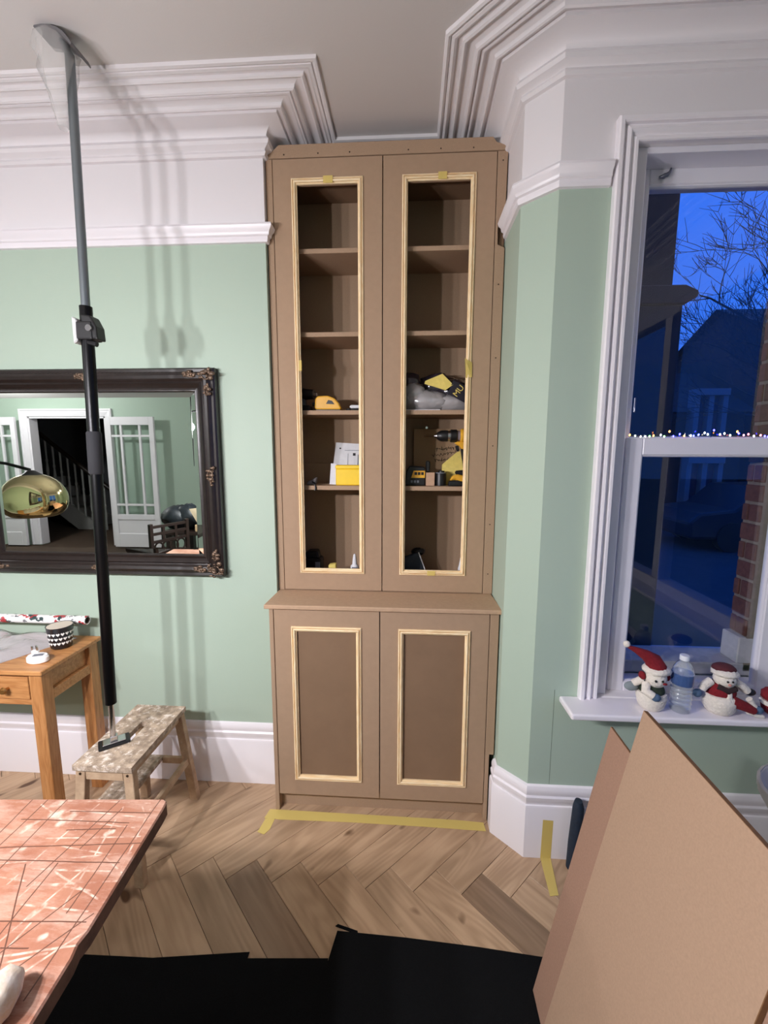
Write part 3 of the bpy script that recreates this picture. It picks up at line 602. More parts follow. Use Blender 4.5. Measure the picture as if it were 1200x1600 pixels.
B(-0.492, -0.402, 1.91, 1.98, Z0, Z0+0.09).build('body', BLACK, t, bevel=0.006); MB().prism([(-0.485,Z0+0.09), (-0.41,Z0+0.09), (-0.42,Z0+0.125), (-0.470,Z0+0.122)], 'y', 1.915, 1.97).build('battery', BLACK, t, bevel=0.005)
B(-0.428, -0.406, 1.9085, 1.912, Z0+0.02, Z0+0.075).build('grey_label', GREYP, t)
tag(MB().hexa([(-0.366,1.885,Z0), (-0.328,1.885,Z0), (-0.326,1.915,Z0), (-0.364,1.915,Z0)], [(-0.364,1.888,Z0+0.068), (-0.330,1.888,Z0+0.072), (-0.330,1.912,Z0+0.076), (-0.362,1.912,Z0+0.070)]).build('sanding_sponge', YCARD, bevel=0.003), 'small yellow sanding sponge on the cabinet floor', 'sponge')
t = thing('glue_bottle', (-0.246, 1.90, Z0), 'small white nozzle glue bottle at the right of the lower left compartment', 'bottle')
MB().lathe([(0.019, 0), (0.019, 0.062), (0.014, 0.068), (0.012, 0.070)], (-0.246,1.90,Z0), 16).build('body', PAPER, t, smooth=40)
MB().lathe([(0.011, 0.070), (0.010, 0.085), (0.006, 0.112), (0.004, 0.118)], (-0.246,1.90,Z0), 12).build('nozzle', PAPER, t, smooth=40)
B(-0.257, -0.235, 1.8805, 1.8815, Z0+0.045, Z0+0.062).build('label', GREYP, t)
# right bay
t = thing('polythene_bag', (0.10, 1.91, Z3), 'crumpled clear and dark printed plastic bag filling the third shelf', 'bag')
random.seed(3)
MB().ell((0.055,1.915,Z3+0.042), (0.115,0.075,0.050), 22, 12, wob=0.16, seed=2).ell((0.165,1.92,Z3+0.034), (0.10,0.065,0.040), 18, 10, wob=0.18, seed=5).ell((0.015,1.90,Z3+0.072), (0.055,0.05,0.045), 16, 10, wob=0.2, seed=6).build('clear_sack', BUBBLE, t, smooth=70)
PURP = glass_mat('dark_printed_film', (0.5, 0.47, 0.5), 2.2, 0.12, body=((66, 58, 72), 0.72))
MB().ell((0.115,1.945,Z3+0.112), (0.085,0.035,0.050), 18, 10, wob=0.25, seed=8).ell((0.185,1.925,Z3+0.085), (0.075,0.045,0.050), 16, 10, wob=0.25, seed=9).ell((-0.01,1.955,Z3+0.12), (0.06,0.03,0.05), 14, 8, wob=0.3, seed=11).build('dark_film', PURP, t, smooth=70)
MB().hexa([(0.055,1.868,Z3+0.112), (0.142,1.852,Z3+0.083), (0.142,1.854,Z3+0.081), (0.055,1.870,Z3+0.110)], [(0.058,1.872,Z3+0.122), (0.128,1.868,Z3+0.150), (0.128,1.870,Z3+0.148), (0.058,1.874,Z3+0.120)]).add([(0.142,1.852,Z3+0.083), (0.172,1.856,Z3+0.104), (0.128,1.868,Z3+0.150)], [(0, 1, 2)]).build('yellow_header_card', YCARD, t)
MB().hexa([(0.150,1.852,Z3+0.070), (0.222,1.850,Z3+0.032), (0.222,1.853,Z3+0.030), (0.150,1.855,Z3+0.068)], [(0.172,1.858,Z3+0.122), (0.238,1.856,Z3+0.092), (0.238,1.859,Z3+0.090), (0.172,1.861,Z3+0.120)]).build('printed_panel', M('ink_navy', (30, 27, 40), 0.45), t)
cu = bpy.data.curves.new('lettering', 'FONT'); cu.body = 'MU'; cu.size = 0.034; cu.extrude = 0.0004; cu.align_x = 'CENTER'; cu.align_y = 'CENTER'
lo = bpy.data.objects.new('lettering_curve', cu); me_ = bpy.data.meshes.new_from_object(lo); bpy.data.objects.remove(lo)
lo = bpy.data.objects.new('lettering', me_); COL.objects.link(lo); me_.materials.clear(); me_.materials.append(YCARD); lo.parent = t
lo.matrix_basis = wmat(t).inverted() @ Matrix.Translation((0.194,1.8515,Z3+0.078)) @ Matrix.Rotation(radians(-3), 4, 'Z') @ Matrix.Rotation(radians(82), 4, 'X') @ Matrix.Rotation(radians(52), 4, 'Z')
tag(MB().box(-0.02, 0.12, 1.846, 1.850, Z3, Z3+0.004).build('paper_strip', PAPER), 'thin white paper strip at the front of the third shelf under the bag', 'paper')
t = thing('mdf_board', (0.12, 2.03, Z4), 'MDF board with a marker scribble standing at the back of the fourth shelf', 'board')
B(0.014, 0.262, 2.026, 2.038, Z4, Z4+0.247).build('board', M('mdf_light', (178, 146, 112), 0.75, n=(200, 0.08)), t, bevel=0.001)
random.seed(5)
for k, (zz, xa, xb) in enumerate(((0.155, 0.115, 0.200), (0.125, 0.098, 0.225), (0.105, 0.110, 0.215))):
    n_ = 26; pts = [(xa+(xb-xa)*i/n_+0.003*sin(i*1.9), 2.0252, Z4+zz+0.011*sin(i*2.3+k)*(0.6+0.4*sin(i*0.9)) + 0.02*(i/n_)*(1 if k == 1 else 0.3)) for i in range(n_+1)]
    MB().tube(pts, 0.0011, 4).build('scribble', BLACK, t)
MB().tube([(0.072,2.020,Z4+0.252), (0.072,2.032,Z4+0.252)], 0.006, 8).build('screw', CHROME, t)
t = thing('cordless_drill', (0.205, 1.90, Z4), 'yellow and black cordless drill with a bit in its chuck', 'drill')
zz = Z4+0.211
def xlathe(prof, y, z_, mt, nm, n=16, root=None):
    mb = MB(); mb.T = Matrix.Translation((0, y, z_)) @ Matrix.Rotation(pi/2, 4, 'Y'); mb.lathe(prof, (0, 0, 0), n); return mb.build(nm, mt, root, smooth=35)
xlathe([(0.0015, 0.056), (0.0035, 0.068), (0.0035, 0.085), (0.002, 0.104)], 1.90, zz, M('dark_bit', (80, 60, 40), 0.4, 0.8), 'drill_bit', 8, t)
xlathe([(0.006, 0.100), (0.010, 0.108), (0.014, 0.118)], 1.90, zz, CHROME, 'chuck_jaws', 16, t)
xlathe([(0.014, 0.112), (0.021, 0.124), (0.0235, 0.132), (0.0235, 0.158)], 1.90, zz, BLACK, 'chuck', 18, t)
xlathe([(0.0225, 0.158), (0.0225, 0.168)], 1.90, zz, CHROME, 'steel_ring', 18, t)
xlathe([(0.024, 0.168), (0.027, 0.172), (0.027, 0.195), (0.024, 0.198)], 1.90, zz, BLACK, 'clutch_ring', 14, t)
xlathe([(0.022, 0.198), (0.022, 0.212)], 1.90, zz, M('grey_collar', (128, 118, 124), 0.4), 'collar', 18, t)
xlathe([(0.024, 0.210), (0.031, 0.216), (0.033, 0.26), (0.030, 0.31), (0.020, 0.318)], 1.90, zz, YELLOW, 'motor_housing', 18, t)
MB().prism([(0.184,zz-0.030), (0.200,zz-0.024), (0.262,zz-0.022), (0.262,zz-0.060), (0.218,zz-0.058), (0.210,zz-0.045)], 'y', 1.884, 1.916).build('trigger_guard', YELLOW, t, bevel=0.005)
MB().prism([(0.190,zz-0.042), (0.204,zz-0.040), (0.208,zz-0.062), (0.197,zz-0.066)], 'y', 1.890, 1.910).build('trigger', BLACK, t, bevel=0.002)
MB().prism([(0.214,zz-0.050), (0.260,zz-0.050), (0.275,zz-0.175), (0.232,zz-0.175)], 'y', 1.885, 1.915).build('grip', BLACK, t, bevel=0.007)
B(0.205, 0.300, 1.868, 1.932, Z4, Z4+0.040).build('battery', BLACK, t, bevel=0.006)
t = thing('battery_pack', (0.03, 1.885, Z4), 'black battery pack with a yellow label at left of the fourth shelf', 'battery')
MB().prism([(-0.022,Z4), (0.064,Z4), (0.064,Z4+0.072), (0.060,Z4+0.080), (-0.004,Z4+0.084), (-0.018,Z4+0.060), (-0.022,Z4+0.03)], 'y', 1.862, 1.93).build('body', BLACK, t, bevel=0.004)
MB().prism([(0.004,Z4+0.034), (0.062,Z4+0.034), (0.062,Z4+0.064), (0.014,Z4+0.064)], 'y', 1.860, 1.864).build('yellow_label', YELLOW, t)
B(0.066, 0.084, 1.872, 1.90, Z4+0.058, Z4+0.105).build('latch', BLACK, t, bevel=0.004)
for k in range(3): B(0.002+k*0.013, 0.011+k*0.013, 1.8608, 1.863, Z4+0.013, Z4+0.023).build('charge_light', GREYP, t)
for k in range(3): B(0.018+k*0.014, 0.029+k*0.014, 1.8593, 1.8603, Z4+0.046, Z4+0.058).build('label_print', BLACK, t)
tag(B(0.0665, 0.1035, 1.866, 1.90, Z4, Z4+0.056).build('wood_block', M('pale_block', (196, 160, 132), 0.8, n=(60, 0.12)), bevel=0.001), 'small pale MDF block between the battery pack and the black pot', 'block')
t = thing('black_pot', (0.130, 1.885, Z4), 'small black cylinder pot with a grey rim on the fourth shelf', 'pot')
MB().lathe([(0.024, 0), (0.024, 0.050), (0.023, 0.053)], (0.1305,1.888,Z4), 24).build('body', BLACK, t, smooth=40)
MB().lathe([(0.0235, 0.053), (0.0235, 0.056)], (0.1305,1.888,Z4), 24).build('rim', GREYP, t, smooth=40)
MB().lathe([(0.014, 0.056), (0.014, 0.063)], (0.133,1.888,Z4), 18).build('cap', BLACK, t, smooth=40)
tag(MB().hexa([(0.140,1.935,Z4+0.0), (0.232,1.925,Z4+0.0), (0.232,1.958,Z4), (0.142,1.958,Z4)], [(0.138,1.935,Z4+0.088), (0.230,1.922,Z4+0.072), (0.218,1.950,Z4+0.148), (0.200,1.950,Z4+0.140)]).build('folded_card', YCARD), 'folded pale yellow card box leaning behind the black pot', 'card')
t = thing('trimming_tool', (0.20, 1.875, Z4), 'yellow and black hand tool lying at the right of the fourth shelf', 'tool')
MB().prism([(0.166,Z4+0.022), (0.178,Z4+0.044), (0.20,Z4+0.050), (0.26,Z4+0.036), (0.26,Z4+0.012), (0.205,Z4+0.018), (0.19,Z4+0.028)], 'y', 1.850, 1.880).build('body', YELLOW, t, bevel=0.005)
MB().prism([(0.190,Z4+0.050), (0.188,Z4+0.064), (0.26,Z4+0.072), (0.26,Z4+0.046), (0.205,Z4+0.044)], 'y', 1.854, 1.876).build('grip', BLACK, t, bevel=0.005)
MB().prism([(0.160,Z4), (0.225,Z4), (0.222,Z4+0.020), (0.205,Z4+0.026), (0.165,Z4+0.022)], 'y', 1.848, 1.882).build('base', BLACK, t, bevel=0.004)
t = thing('dust_brush', (0.025, 1.93, Z0), 'dark blue black dustpan and brush at the bottom of the right compartment', 'brush')
MB().hexa([(-0.032,1.900,Z0), (0.086,1.900,Z0), (0.086,1.965,Z0), (-0.032,1.965,Z0)], [(-0.030,1.915,Z0+0.098), (0.040,1.915,Z0+0.128), (0.040,1.935,Z0+0.128), (-0.030,1.935,Z0+0.10)]).build('pan', M('slate_plastic', (44, 52, 64), 0.5, n=(30, 0.2)), t, bevel=0.003)
MB().tube([(0.041,1.906,Z0+0.128), (0.088,1.892,Z0+0.004)], 0.0025, 6).build('pale_edge', PAPER, t)
MB().ell((0.040,1.94,Z0+0.125), (0.030,0.022,0.018), 14, 8, wob=0.3, seed=3).build('bristle', BLACK, t, smooth=60)
t = thing('white_tube', (0.232, 1.92, Z0), 'white tube standing at the right end of the lower right compartment', 'tube')
MB().lathe([(0.014, 0), (0.014, 0.055), (0.010, 0.070), (0.006, 0.092)], (0.232,1.92,Z0), 14).build('body', PAPER, t, smooth=40); MB().lathe([(0.006, 0.092), (0.005, 0.104)], (0.232,1.92,Z0), 10).build('cap', PAPER, t)

# ------------------------------------------------------------------ framed mirror
mr = thing('wall_mirror', (-1.315, 1.76, 0.972), 'large mirror in a dark carved bronze frame on the green wall', 'mirror')
mx0, mx1, mz0, mz1 = -1.852, -0.778, 0.972, 1.823
FP = [(0, -0.012), (0, 0.020), (0.006, 0.026), (0.016, 0.024), (0.020, 0.029), (0.030, 0.034), (0.042, 0.031), (0.048, 0.024), (0.054, 0.022), (0.060, 0.026), (0.066, 0.022), (0.076, 0.012), (0.082, 0.014), (0.088, 0.013), (0.092, 0.006), (0.092, -0.012)]
for s in rect_strips(mx0, mx1, mz0, mz1, 1.757, FP): s.build('frame_rail', FRAMEM, mr, smooth=35)
g0, g1, h0, h1 = mx0+0.090, mx1-0.090, mz0+0.090, mz1-0.090; bv_ = 0.022
m = MB(); m.add([(g0,1.7520,h0), (g1,1.7520,h0), (g1,1.7520,h1), (g0,1.7520,h1), (g0+bv_,1.7508,h0+bv_), (g1-bv_,1.7508,h0+bv_), (g1-bv_,1.7508,h1-bv_), (g0+bv_,1.7508,h1-bv_), (g0,1.757,h0), (g1,1.757,h0), (g1,1.757,h1), (g0,1.757,h1)],
      [(4,5,6,7), (0,1,5,4), (1,2,6,5), (2,3,7,6), (3,0,4,7), (8,11,10,9), (0,8,9,1), (1,9,10,2), (2,10,11,3), (3,11,8,0)])
m.build('glass', MIRROR, mr)
def ornament(cx, cz, s, kx, kz, seed, name):
    rn = random.Random(seed); mb = MB()
    for i in range(15):
        a = rn.random()*2*pi; d = s*(0.15+0.85*rn.random())
        x, z_ = cx+d*cos(a)*kx, cz+d*sin(a)*kz; L_ = s*0.28
        mb.ell((x, 1.726-0.004*rn.random(), z_), (L_*(0.5+rn.random()), 0.005, L_*(0.4+0.7*rn.random())), 8, 5)
    for i in range(9):
        a = 2*pi*i/9; mb.tube([(cx+s*kx*0.5*cos(a+k*0.35), 1.723, cz+s*kz*0.5*sin(a+k*0.35)) for k in range(3)], [0.0035, 0.003, 0.0015], 6)
    mb.build(name, GILT, mr, smooth=60)
for cx, kxs in ((mx1-0.030, 1), (mx0+0.030, 1)):
    for cz in (mz1-0.030, mz0+0.030):
        ornament(cx, cz, 0.034, 1, 1, int(cx*100+cz*10)+50, 'corner_ornament')
        sx_ = -1 if cx > -1.3 else 1; sz_ = -1 if cz > 1.4 else 1
        ornament(cx+sx_*0.06, cz, 0.028, 1.3, 0.5, 11, 'corner_scroll'); ornament(cx, cz+sz_*0.06, 0.028, 0.5, 1.3, 12, 'corner_scroll')
for cx, cz, kx, kz in ((-1.315, mz1-0.032, 1.5, 0.6), (-1.315, mz0+0.032, 1.5, 0.6), (mx1-0.032, 1.3975, 0.6, 1.5), (mx0+0.032, 1.3975, 0.6, 1.5)):
    ornament(cx, cz, 0.032, kx, kz, 21, 'centre_ornament')
mb = MB(); random.seed(2)
for i in range(44):
    x = mx0+0.16+i*(mx1-mx0-0.32)/43
    for zc in (mz1-0.018, mz0+0.018): mb.ell((x, 1.7325, zc), (0.006, 0.003, 0.003), 6, 4)
mb.build('beading', FRAMEM, mr)['kind'] = 'stuff'

# ------------------------------------------------------------------ telescopic prop
pp = thing('support_pole', (-1.065, 1.39, 0.445), 'black and grey telescopic support pole propped between stool and ceiling', 'pole')
def pz(z): k = (z-0.445)/(2.70-0.445); return (-1.068+0.052*k, 1.39+0.012*k, z)
MB().tube([pz(0.60), pz(1.95)], 0.0185, 16).build('lower_tube', BLACKM, pp, smooth=40)
MB().tube([pz(1.90), pz(2.655)], 0.0130, 16).build('upper_tube', STEEL, pp, smooth=40, label='grey steel upper tube')
MB().tube([pz(1.42), pz(1.425), pz(1.555), pz(1.56)], [0.019, 0.0225, 0.0225, 0.019], 16).build('rubber_grip', M('matt_rubber', (40, 41, 45), 0.85), pp, smooth=40)
c = pz(1.885)
MB().box(c[0]-0.024, c[0]+0.032, c[1]-0.026, c[1]+0.026, 1.845, 1.90).prism([(c[0]+0.006, 1.85), (c[0]+0.046, 1.845), (c[0]+0.044, 1.885), (c[0]+0.028, 1.918), (c[0]-0.006, 1.922)], 'y', c[1]-0.022, c[1]+0.022).build('clamp_body', BLACK, pp, bevel=0.005, seg=2)
MB().prism([(c[0]-0.030, 1.832), (c[0]-0.016, 1.840), (c[0]-0.014, 1.905), (c[0]-0.030, 1.915)], 'y', c[1]-0.027, c[1]+0.012).build('clamp_lever', M('pale_grey_lever', (196, 198, 198), 0.4), pp, bevel=0.003)
MB().tube([(c[0]+0.026, c[1]-0.020, 1.878), (c[0]+0.026, c[1]-0.032, 1.878)], 0.010, 12).build('release_button', CHROME, pp, smooth=40)
MB().tube([(c[0]+0.008, c[1]-0.01, 1.84), (c[0]+0.036, c[1]-0.01, 1.832)], 0.008, 8).build('clamp_trigger', BLACK, pp, smooth=40)
MB().tube([pz(0.465), pz(0.62)], 0.0095, 12).build('screw_rod', CHROME, pp, smooth=40)
mb = MB(); mb.T = Matrix.Translation((-1.066, 1.392, 0.442)) @ Matrix.Rotation(radians(38), 4, 'Z')
mb.box(-0.050, 0.050, -0.030, 0.030, 0.0, 0.010); mb.build('foot_pad', BLACK, pp, bevel=0.006, seg=2)
mb = MB(); mb.T = Matrix.Translation((-1.066, 1.392, 0.452)) @ Matrix.Rotation(radians(38), 4, 'Z')
mb.box(-0.036, 0.036, -0.020, 0.020, 0.0, 0.004); mb.box(-0.012, 0.012, -0.012, 0.012, 0.004, 0.022); mb.build('foot_plate', CHROME, pp, bevel=0.002)
hd = []
for i in range(9):
    a = radians(-52 + i*12); hd.append((a,))
mb = MB(); prev = None
arc = [(-1.088, 2.702), (-1.066, 2.704), (-1.044, 2.702), (-1.022, 2.695), (-1.004, 2.683), (-0.990, 2.667), (-0.982, 2.652)]
vs = []; fs = []
for i, (x, z_) in enumerate(arc):
    h = 0.004 if i in (0, 6) else 0.008
    vs += [(x, 1.362, z_), (x, 1.442, z_), (x-0.5*h, 1.442, z_-h), (x-0.5*h, 1.362, z_-h)]
for i in range(6):
    for k in range(4): fs.append((i*4+k, i*4+(k+1) % 4, (i+1)*4+(k+1) % 4, (i+1)*4+k))
fs += [(0, 1, 2, 3), (24, 25, 26, 27)]
mb.add(vs, fs); mb.build('head_pad', M('grey_rubber_pad', (112, 110, 112), 0.7, n=(40, 0.2)), pp, smooth=50)
MB().tube([pz(2.65), (-1.026, 1.402, 2.672), (-1.030, 1.402, 2.692)], [0.012, 0.010, 0.014], 10).build('head_joint', STEEL, pp, smooth=50)
wr = MB().lathe([(0.014, 2.455), (0.022, 2.50), (0.034, 2.55), (0.046, 2.60), (0.054, 2.64), (0.052, 2.672), (0.036, 2.692)], (-1.050, 1.394, 0), 22, wob=0.4, seed=4)
wr.f = wr.f[:-2]; wr.mi = wr.mi[:-2]
tag(wr.build('plastic_wrap', FILM, smooth=70), 'crumpled clear plastic wrapped round the pole head at the ceiling', 'plastic')

# ------------------------------------------------------------------ step stool
ss = thing('step_stool', (-1.03, 1.455, 0), 'paint splattered wooden step stool with a hand slot under the pole', 'stool')
TZ = 0.442
xa, xb, ya, yb = -1.134, -0.925, 1.274, 1.632
sa_, sb_, sc_, sd_ = -1.045, -1.015, 1.395, 1.52
m = MB()
for z0_, z1_ in ((TZ-0.020, TZ),):
    m.box(xa, sa_, ya, yb, z0_, z1_).box(sb_, xb, ya, yb, z0_, z1_).box(sa_, sb_, ya, sc_, z0_, z1_).box(sa_, sb_, sd_, yb, z0_, z1_)
m.build('seat', STOOLTOP, ss)
def leg(xt, yt, xf, yf, r=0.017):
    MB().hexa([(xf-r, yf-r*0.8, 0), (xf+r, yf-r*0.8, 0), (xf+r, yf+r*0.8, 0), (xf-r, yf+r*0.8, 0)], [(xt-r, yt-r*0.8, TZ-0.020), (xt+r, yt-r*0.8, TZ-0.020), (xt+r, yt+r*0.8, TZ-0.020), (xt-r, yt+r*0.8, TZ-0.020)]).build('leg', STOOLW, ss, bevel=0.002)
LT = ((-0.946, 1.296, -0.918, 1.266), (-1.113, 1.296, -1.141, 1.266), (-0.946, 1.612, -0.918, 1.650), (-1.113, 1.612, -1.141, 1.650))
for a in LT: leg(*a)
for y in (1.291, 1.617): B(-1.096, -0.963, y-0.009, y+0.009, TZ-0.058, TZ-0.020).build('end_rail', STOOLW, ss, bevel=0.002)
for x in (-0.946, -1.113): B(x-0.008, x+0.008, 1.31, 1.598, TZ-0.050, TZ-0.020).build('side_rail', STOOLW, ss, bevel=0.002)
B(-1.158, -1.045, 1.268, 1.648, 0.185, 0.203).build('lower_step', STOOLTOP, ss, bevel=0.002)
B(-0.939, -0.921, 1.285, 1.63, 0.185, 0.213).build('stretcher', STOOLW, ss, bevel=0.002)
for y in (1.278, 1.640): B(-1.045, -0.930, y-0.008, y+0.008, 0.175, 0.203).build('stretcher', STOOLW, ss, bevel=0.002)
for x in (-0.946, -1.113): MB().tube([(x, 1.2845, TZ-0.036), (x, 1.2795, TZ-0.036)], 0.0045, 10).build('bolt', M('dark_screw'), ss)

# ------------------------------------------------------------------ console table and what lies on it
ct = thing('console_table', (-1.85, 1.58, 0), 'oak console table with a drawer against the green wall', 'table')
tz = 0.69; tx1, tx0, ty0, ty1 = -1.350, -2.45, 1.424, 1.742
B(tx0, tx1, ty0, ty1, tz-0.018, tz).build('tabletop', OAK, ct, bevel=0.003)
for lx in (tx1-0.062, tx0+0.012):
    for ly in (ty0+0.012, ty1-0.062): 
        B(lx, lx+0.050, ly, ly+0.050, 0.0, tz-0.018).build('leg', OAKV, ct, bevel=0.002)
B(tx1-0.048, tx1-0.030, ty0+0.062, ty1-0.062, 0.590, tz-0.018).build('apron', OAK, ct); B(tx1-0.040, tx1-0.014, ty0+0.062, ty1-0.062, 0.548, 0.588).build('lower_rail', OAK, ct, bevel=0.002)
B(tx0+0.062, tx1-0.062, ty1-0.05, ty1-0.03, 0.56, tz-0.018).build('apron', OAK, ct)
B(tx0+0.062, tx1-0.062, ty0+0.020, ty0+0.040, 0.545, 0.566).build('drawer_rail', OAK, ct, bevel=0.001); B(tx0+0.062, tx1-0.062, ty0+0.020, ty0+0.040, 0.660, tz-0.018).build('drawer_rail', OAK, ct)
for a, b in ((tx0+0.066, -1.905), (-1.897, tx1-0.070)):
    d = B(a, b, ty0+0.016, ty0+0.040, 0.569, 0.657).build('drawer', OAK, ct, bevel=0.002)
    xm = -1.500 if b > -1.8 else -2.2
    MB().tube([(xm, ty0+0.016, 0.612), (xm, ty0+0.006, 0.612), (xm, ty0-0.004, 0.612), (xm, ty0-0.012, 0.612)], [0.006, 0.006, 0.014, 0.010], 14).build('knob', M('brass_knob', (176, 130, 72), 0.3, 0.8), d, smooth=50)
# stacked bubble film
bw = MB(); rn = random.Random(9); nx, ny = 26, 16; vs = []; fs = []
for j in range(ny+1):
    for i in range(nx+1):
        x = -2.25 + i*(0.765/nx); y = 1.425 + j*(0.285/ny)
        x2 = x - 0.11*(1-j/ny) * (1 if i > 12 else 0) * ((i-12)/14 if i > 12 else 0)*0.9
        e = min(1, min(i, nx-i, j+1, ny-j+1)/2.5); h = 0.010+0.030*e*(j/ny)**0.7 + 0.010*e*sin(x*31+y*23)*sin(y*41-x*12) + 0.004*rn.random()
        vs.append((x2+0.05*(j/ny), y, tz+0.001+max(0.002, h*e)))
for j in range(ny):
    for i in range(nx): a = j*(nx+1)+i; fs.append((a, a+1, a+nx+2, a+nx+1))
nb_ = len(vs); vs += [(p[0], p[1], tz+0.0008) for p in vs]; fs += [tuple(k+nb_ for k in f)[::-1] for f in fs]
def ring(): return [i for i in range(nx+1)] + [j*(nx+1)+nx for j in range(1, ny+1)] + [ny*(nx+1)+i for i in range(nx-1, -1, -1)] + [j*(nx+1) for j in range(ny-1, 0, -1)]
r_ = ring(); fs += [(r_[i], r_[(i+1) % len(r_)], r_[(i+1) % len(r_)]+nb_, r_[i]+nb_) for i in range(len(r_))]
bw.add(vs, fs); tag(bw.build('bubble_wrap', BUBBLE, smooth=60), 'folded clear bubble wrap spread over the console table top', 'bubble wrap')
# gift wrap roll
gp = thing('gift_wrap_roll', (-1.75, 1.695, tz+0.062), 'white gift wrap roll with red flowers lying along the wall', 'wrapping paper')
GW = M('gift_wrap', (240, 238, 236), 0.35)
nt = GW.node_tree; N = nt.nodes; L = nt.links; b_ = N['Principled BSDF']
tcn = N.new('ShaderNodeTexCoord'); col = None
prev_s = None
for k, (sc_n, thr_, cc) in enumerate(((26, 0.10, (176, 52, 58)), (34, 0.085, (46, 66, 66)), (48, 0.07, (120, 120, 122)))):
    vo = N.new('ShaderNodeTexVoronoi'); vo.inputs['Scale'].default_value = sc_n; mpn = N.new('ShaderNodeMapping'); mpn.inputs['Location'].default_value = (k*3.1, k*1.7, k*0.9); mpn.inputs['Scale'].default_value = (0.55, 1, 1)
    L.new(tcn.outputs['Object'], mpn.inputs[0]); nz = N.new('ShaderNodeTexNoise'); nz.inputs['Scale'].default_value = 60
    L.new(tcn.outputs['Object'], nz.inputs['Vector'])
    av = N.new('ShaderNodeVectorMath'); av.operation = 'MULTIPLY_ADD'; av.inputs[1].default_value = (0.03, 0.03, 0.03); L.new(nz.outputs['Color'], av.inputs[0]); L.new(mpn.outputs[0], av.inputs[2]); L.new(av.outputs[0], vo.inputs['Vector'])
    lt = N.new('ShaderNodeMath'); lt.operation = 'LESS_THAN'; lt.inputs[1].default_value = thr_*3.4; L.new(vo.outputs['Distance'], lt.inputs[0])
    mx = N.new('ShaderNodeMix'); mx.data_type = 'RGBA'; L.new(lt.outputs[0], mx.inputs[0]); mx.inputs[7].default_value = lin(cc)
    if prev_s: L.new(prev_s, mx.inputs[6])
    else: mx.inputs[6].default_value = lin((240, 238, 236))
    prev_s = mx.outputs[2]
L.new(prev_s, b_.inputs['Base Color'])
rr = 0.0185
def xtube(mb, x0, x1, y, z_, r_out, r_in, n=20):
    mb.T = Matrix.Translation((x0, y, z_)) @ Matrix.Rotation(pi/2, 4, 'Y'); mb.lathe([(r_out, 0), (r_out, x1-x0), (r_in, x1-x0), (r_in, 0)], (0, 0, 0), n, closed=True); return mb
xtube(MB(), -2.15, -1.372, 1.700, tz+0.0885, rr, 0.0145).build('paper', GW, gp, smooth=40)
xtube(MB(), -2.149, -1.3725, 1.700, tz+0.0885, 0.0144, 0.0128).build('core', M('card_core', (96, 84, 70), 0.9), gp, smooth=40)
# mug
mg = thing('heart_mug', (-1.425, 1.64, tz), 'black and white cup patterned with rows of white hearts', 'cup')
CX, CY = -1.437, 1.628
MB().lathe([(0.030, 0.0), (0.037, 0.006), (0.044, 0.055), (0.047, 0.092), (0.0485, 0.096), (0.045, 0.095), (0.042, 0.055), (0.032, 0.010), (0.0, 0.008)], (CX, CY, tz), 36).build('bowl', [M('cup_glaze', (34, 34, 38), 0.2)], mg, smooth=50)
MB().lathe([(0.0445, 0.0952), (0.0415, 0.055), (0.0315, 0.0108), (0.0, 0.0088)], (CX, CY, tz), 36).build('cream_inside', M('cream_glaze', (222, 206, 190), 0.25), mg, smooth=50)
hb = [(0, -0.0068), (0.006, 0.0005), (0.0062, 0.004), (0.0035, 0.0062), (0, 0.0035), (-0.0035, 0.0062), (-0.0062, 0.004), (-0.006, 0.0005)]
for row, (zr, rad) in enumerate(((0.028, 0.0412), (0.048, 0.0436), (0.068, 0.0454))):
    for k in range(18):
        a0_ = 2*pi*(k+0.5*(row % 2))/18
        vs = []
        for dx, dz in hb:
            a = a0_+dx/rad; r2 = rad+dz*0.09
            vs.append((CX+(r2+0.0004)*cos(a), CY+(r2+0.0004)*sin(a), tz+zr+dz))
        MB().add(vs, [tuple(range(8))]).build('heart', M('white_glaze', (236, 234, 230), 0.25), mg)
# plug in dehumidifier / charger
pg = thing('plug_adapter', (-1.432, 1.500, tz), 'white oval plug adapter lying pins up on the console table', 'adapter')
mb = MB(); mb.T = Matrix.Translation((-1.428, 1.502, tz)) @ Matrix.Rotation(radians(20), 4, 'Z'); mb.add(*(lambda q_: (q_.v, q_.f))(MB().lathe([(0.026, 0), (0.030, 0.004), (0.030, 0.020), (0.026, 0.026), (0.0, 0.0265)], (0, 0, 0), 28)))
mb.v = [tuple(v) for v in mb.v]; 
mb2 = MB()
for v in mb.v: pass
cxx, cyy = -1.428, 1.502
vv = [(cxx+(v[0]-cxx)*1.35, cyy+(v[1]-cyy)*0.95, v[2]) for v in mb.v]
mb2.add(vv, mb.f); mb2.build('body', M('glossy_white_plastic', (240, 238, 236), 0.25), pg, smooth=40)
mb3 = MB(); mb3.T = Matrix.Translation((cxx, cyy, tz+0.0262)) @ Matrix.Rotation(radians(20), 4, 'Z'); mb3.box(-0.014, 0.020, -0.010, 0.008, 0, 0.001); mb3.build('grey_label', GREYP, pg)
MB().box(cxx-0.040, cxx-0.012, cyy+0.012, cyy+0.028, tz+0.004, tz+0.036).build('plug_block', M('glossy_white_plastic'), pg, bevel=0.004)
for px, py in ((-0.036, 0.018), (-0.016, 0.018), (-0.026, 0.026)): B(cxx+px-0.003, cxx+px+0.003, cyy+py-0.002, cyy+py+0.002, tz+0.036, tz+0.052).build('pin', CHROME, pg)

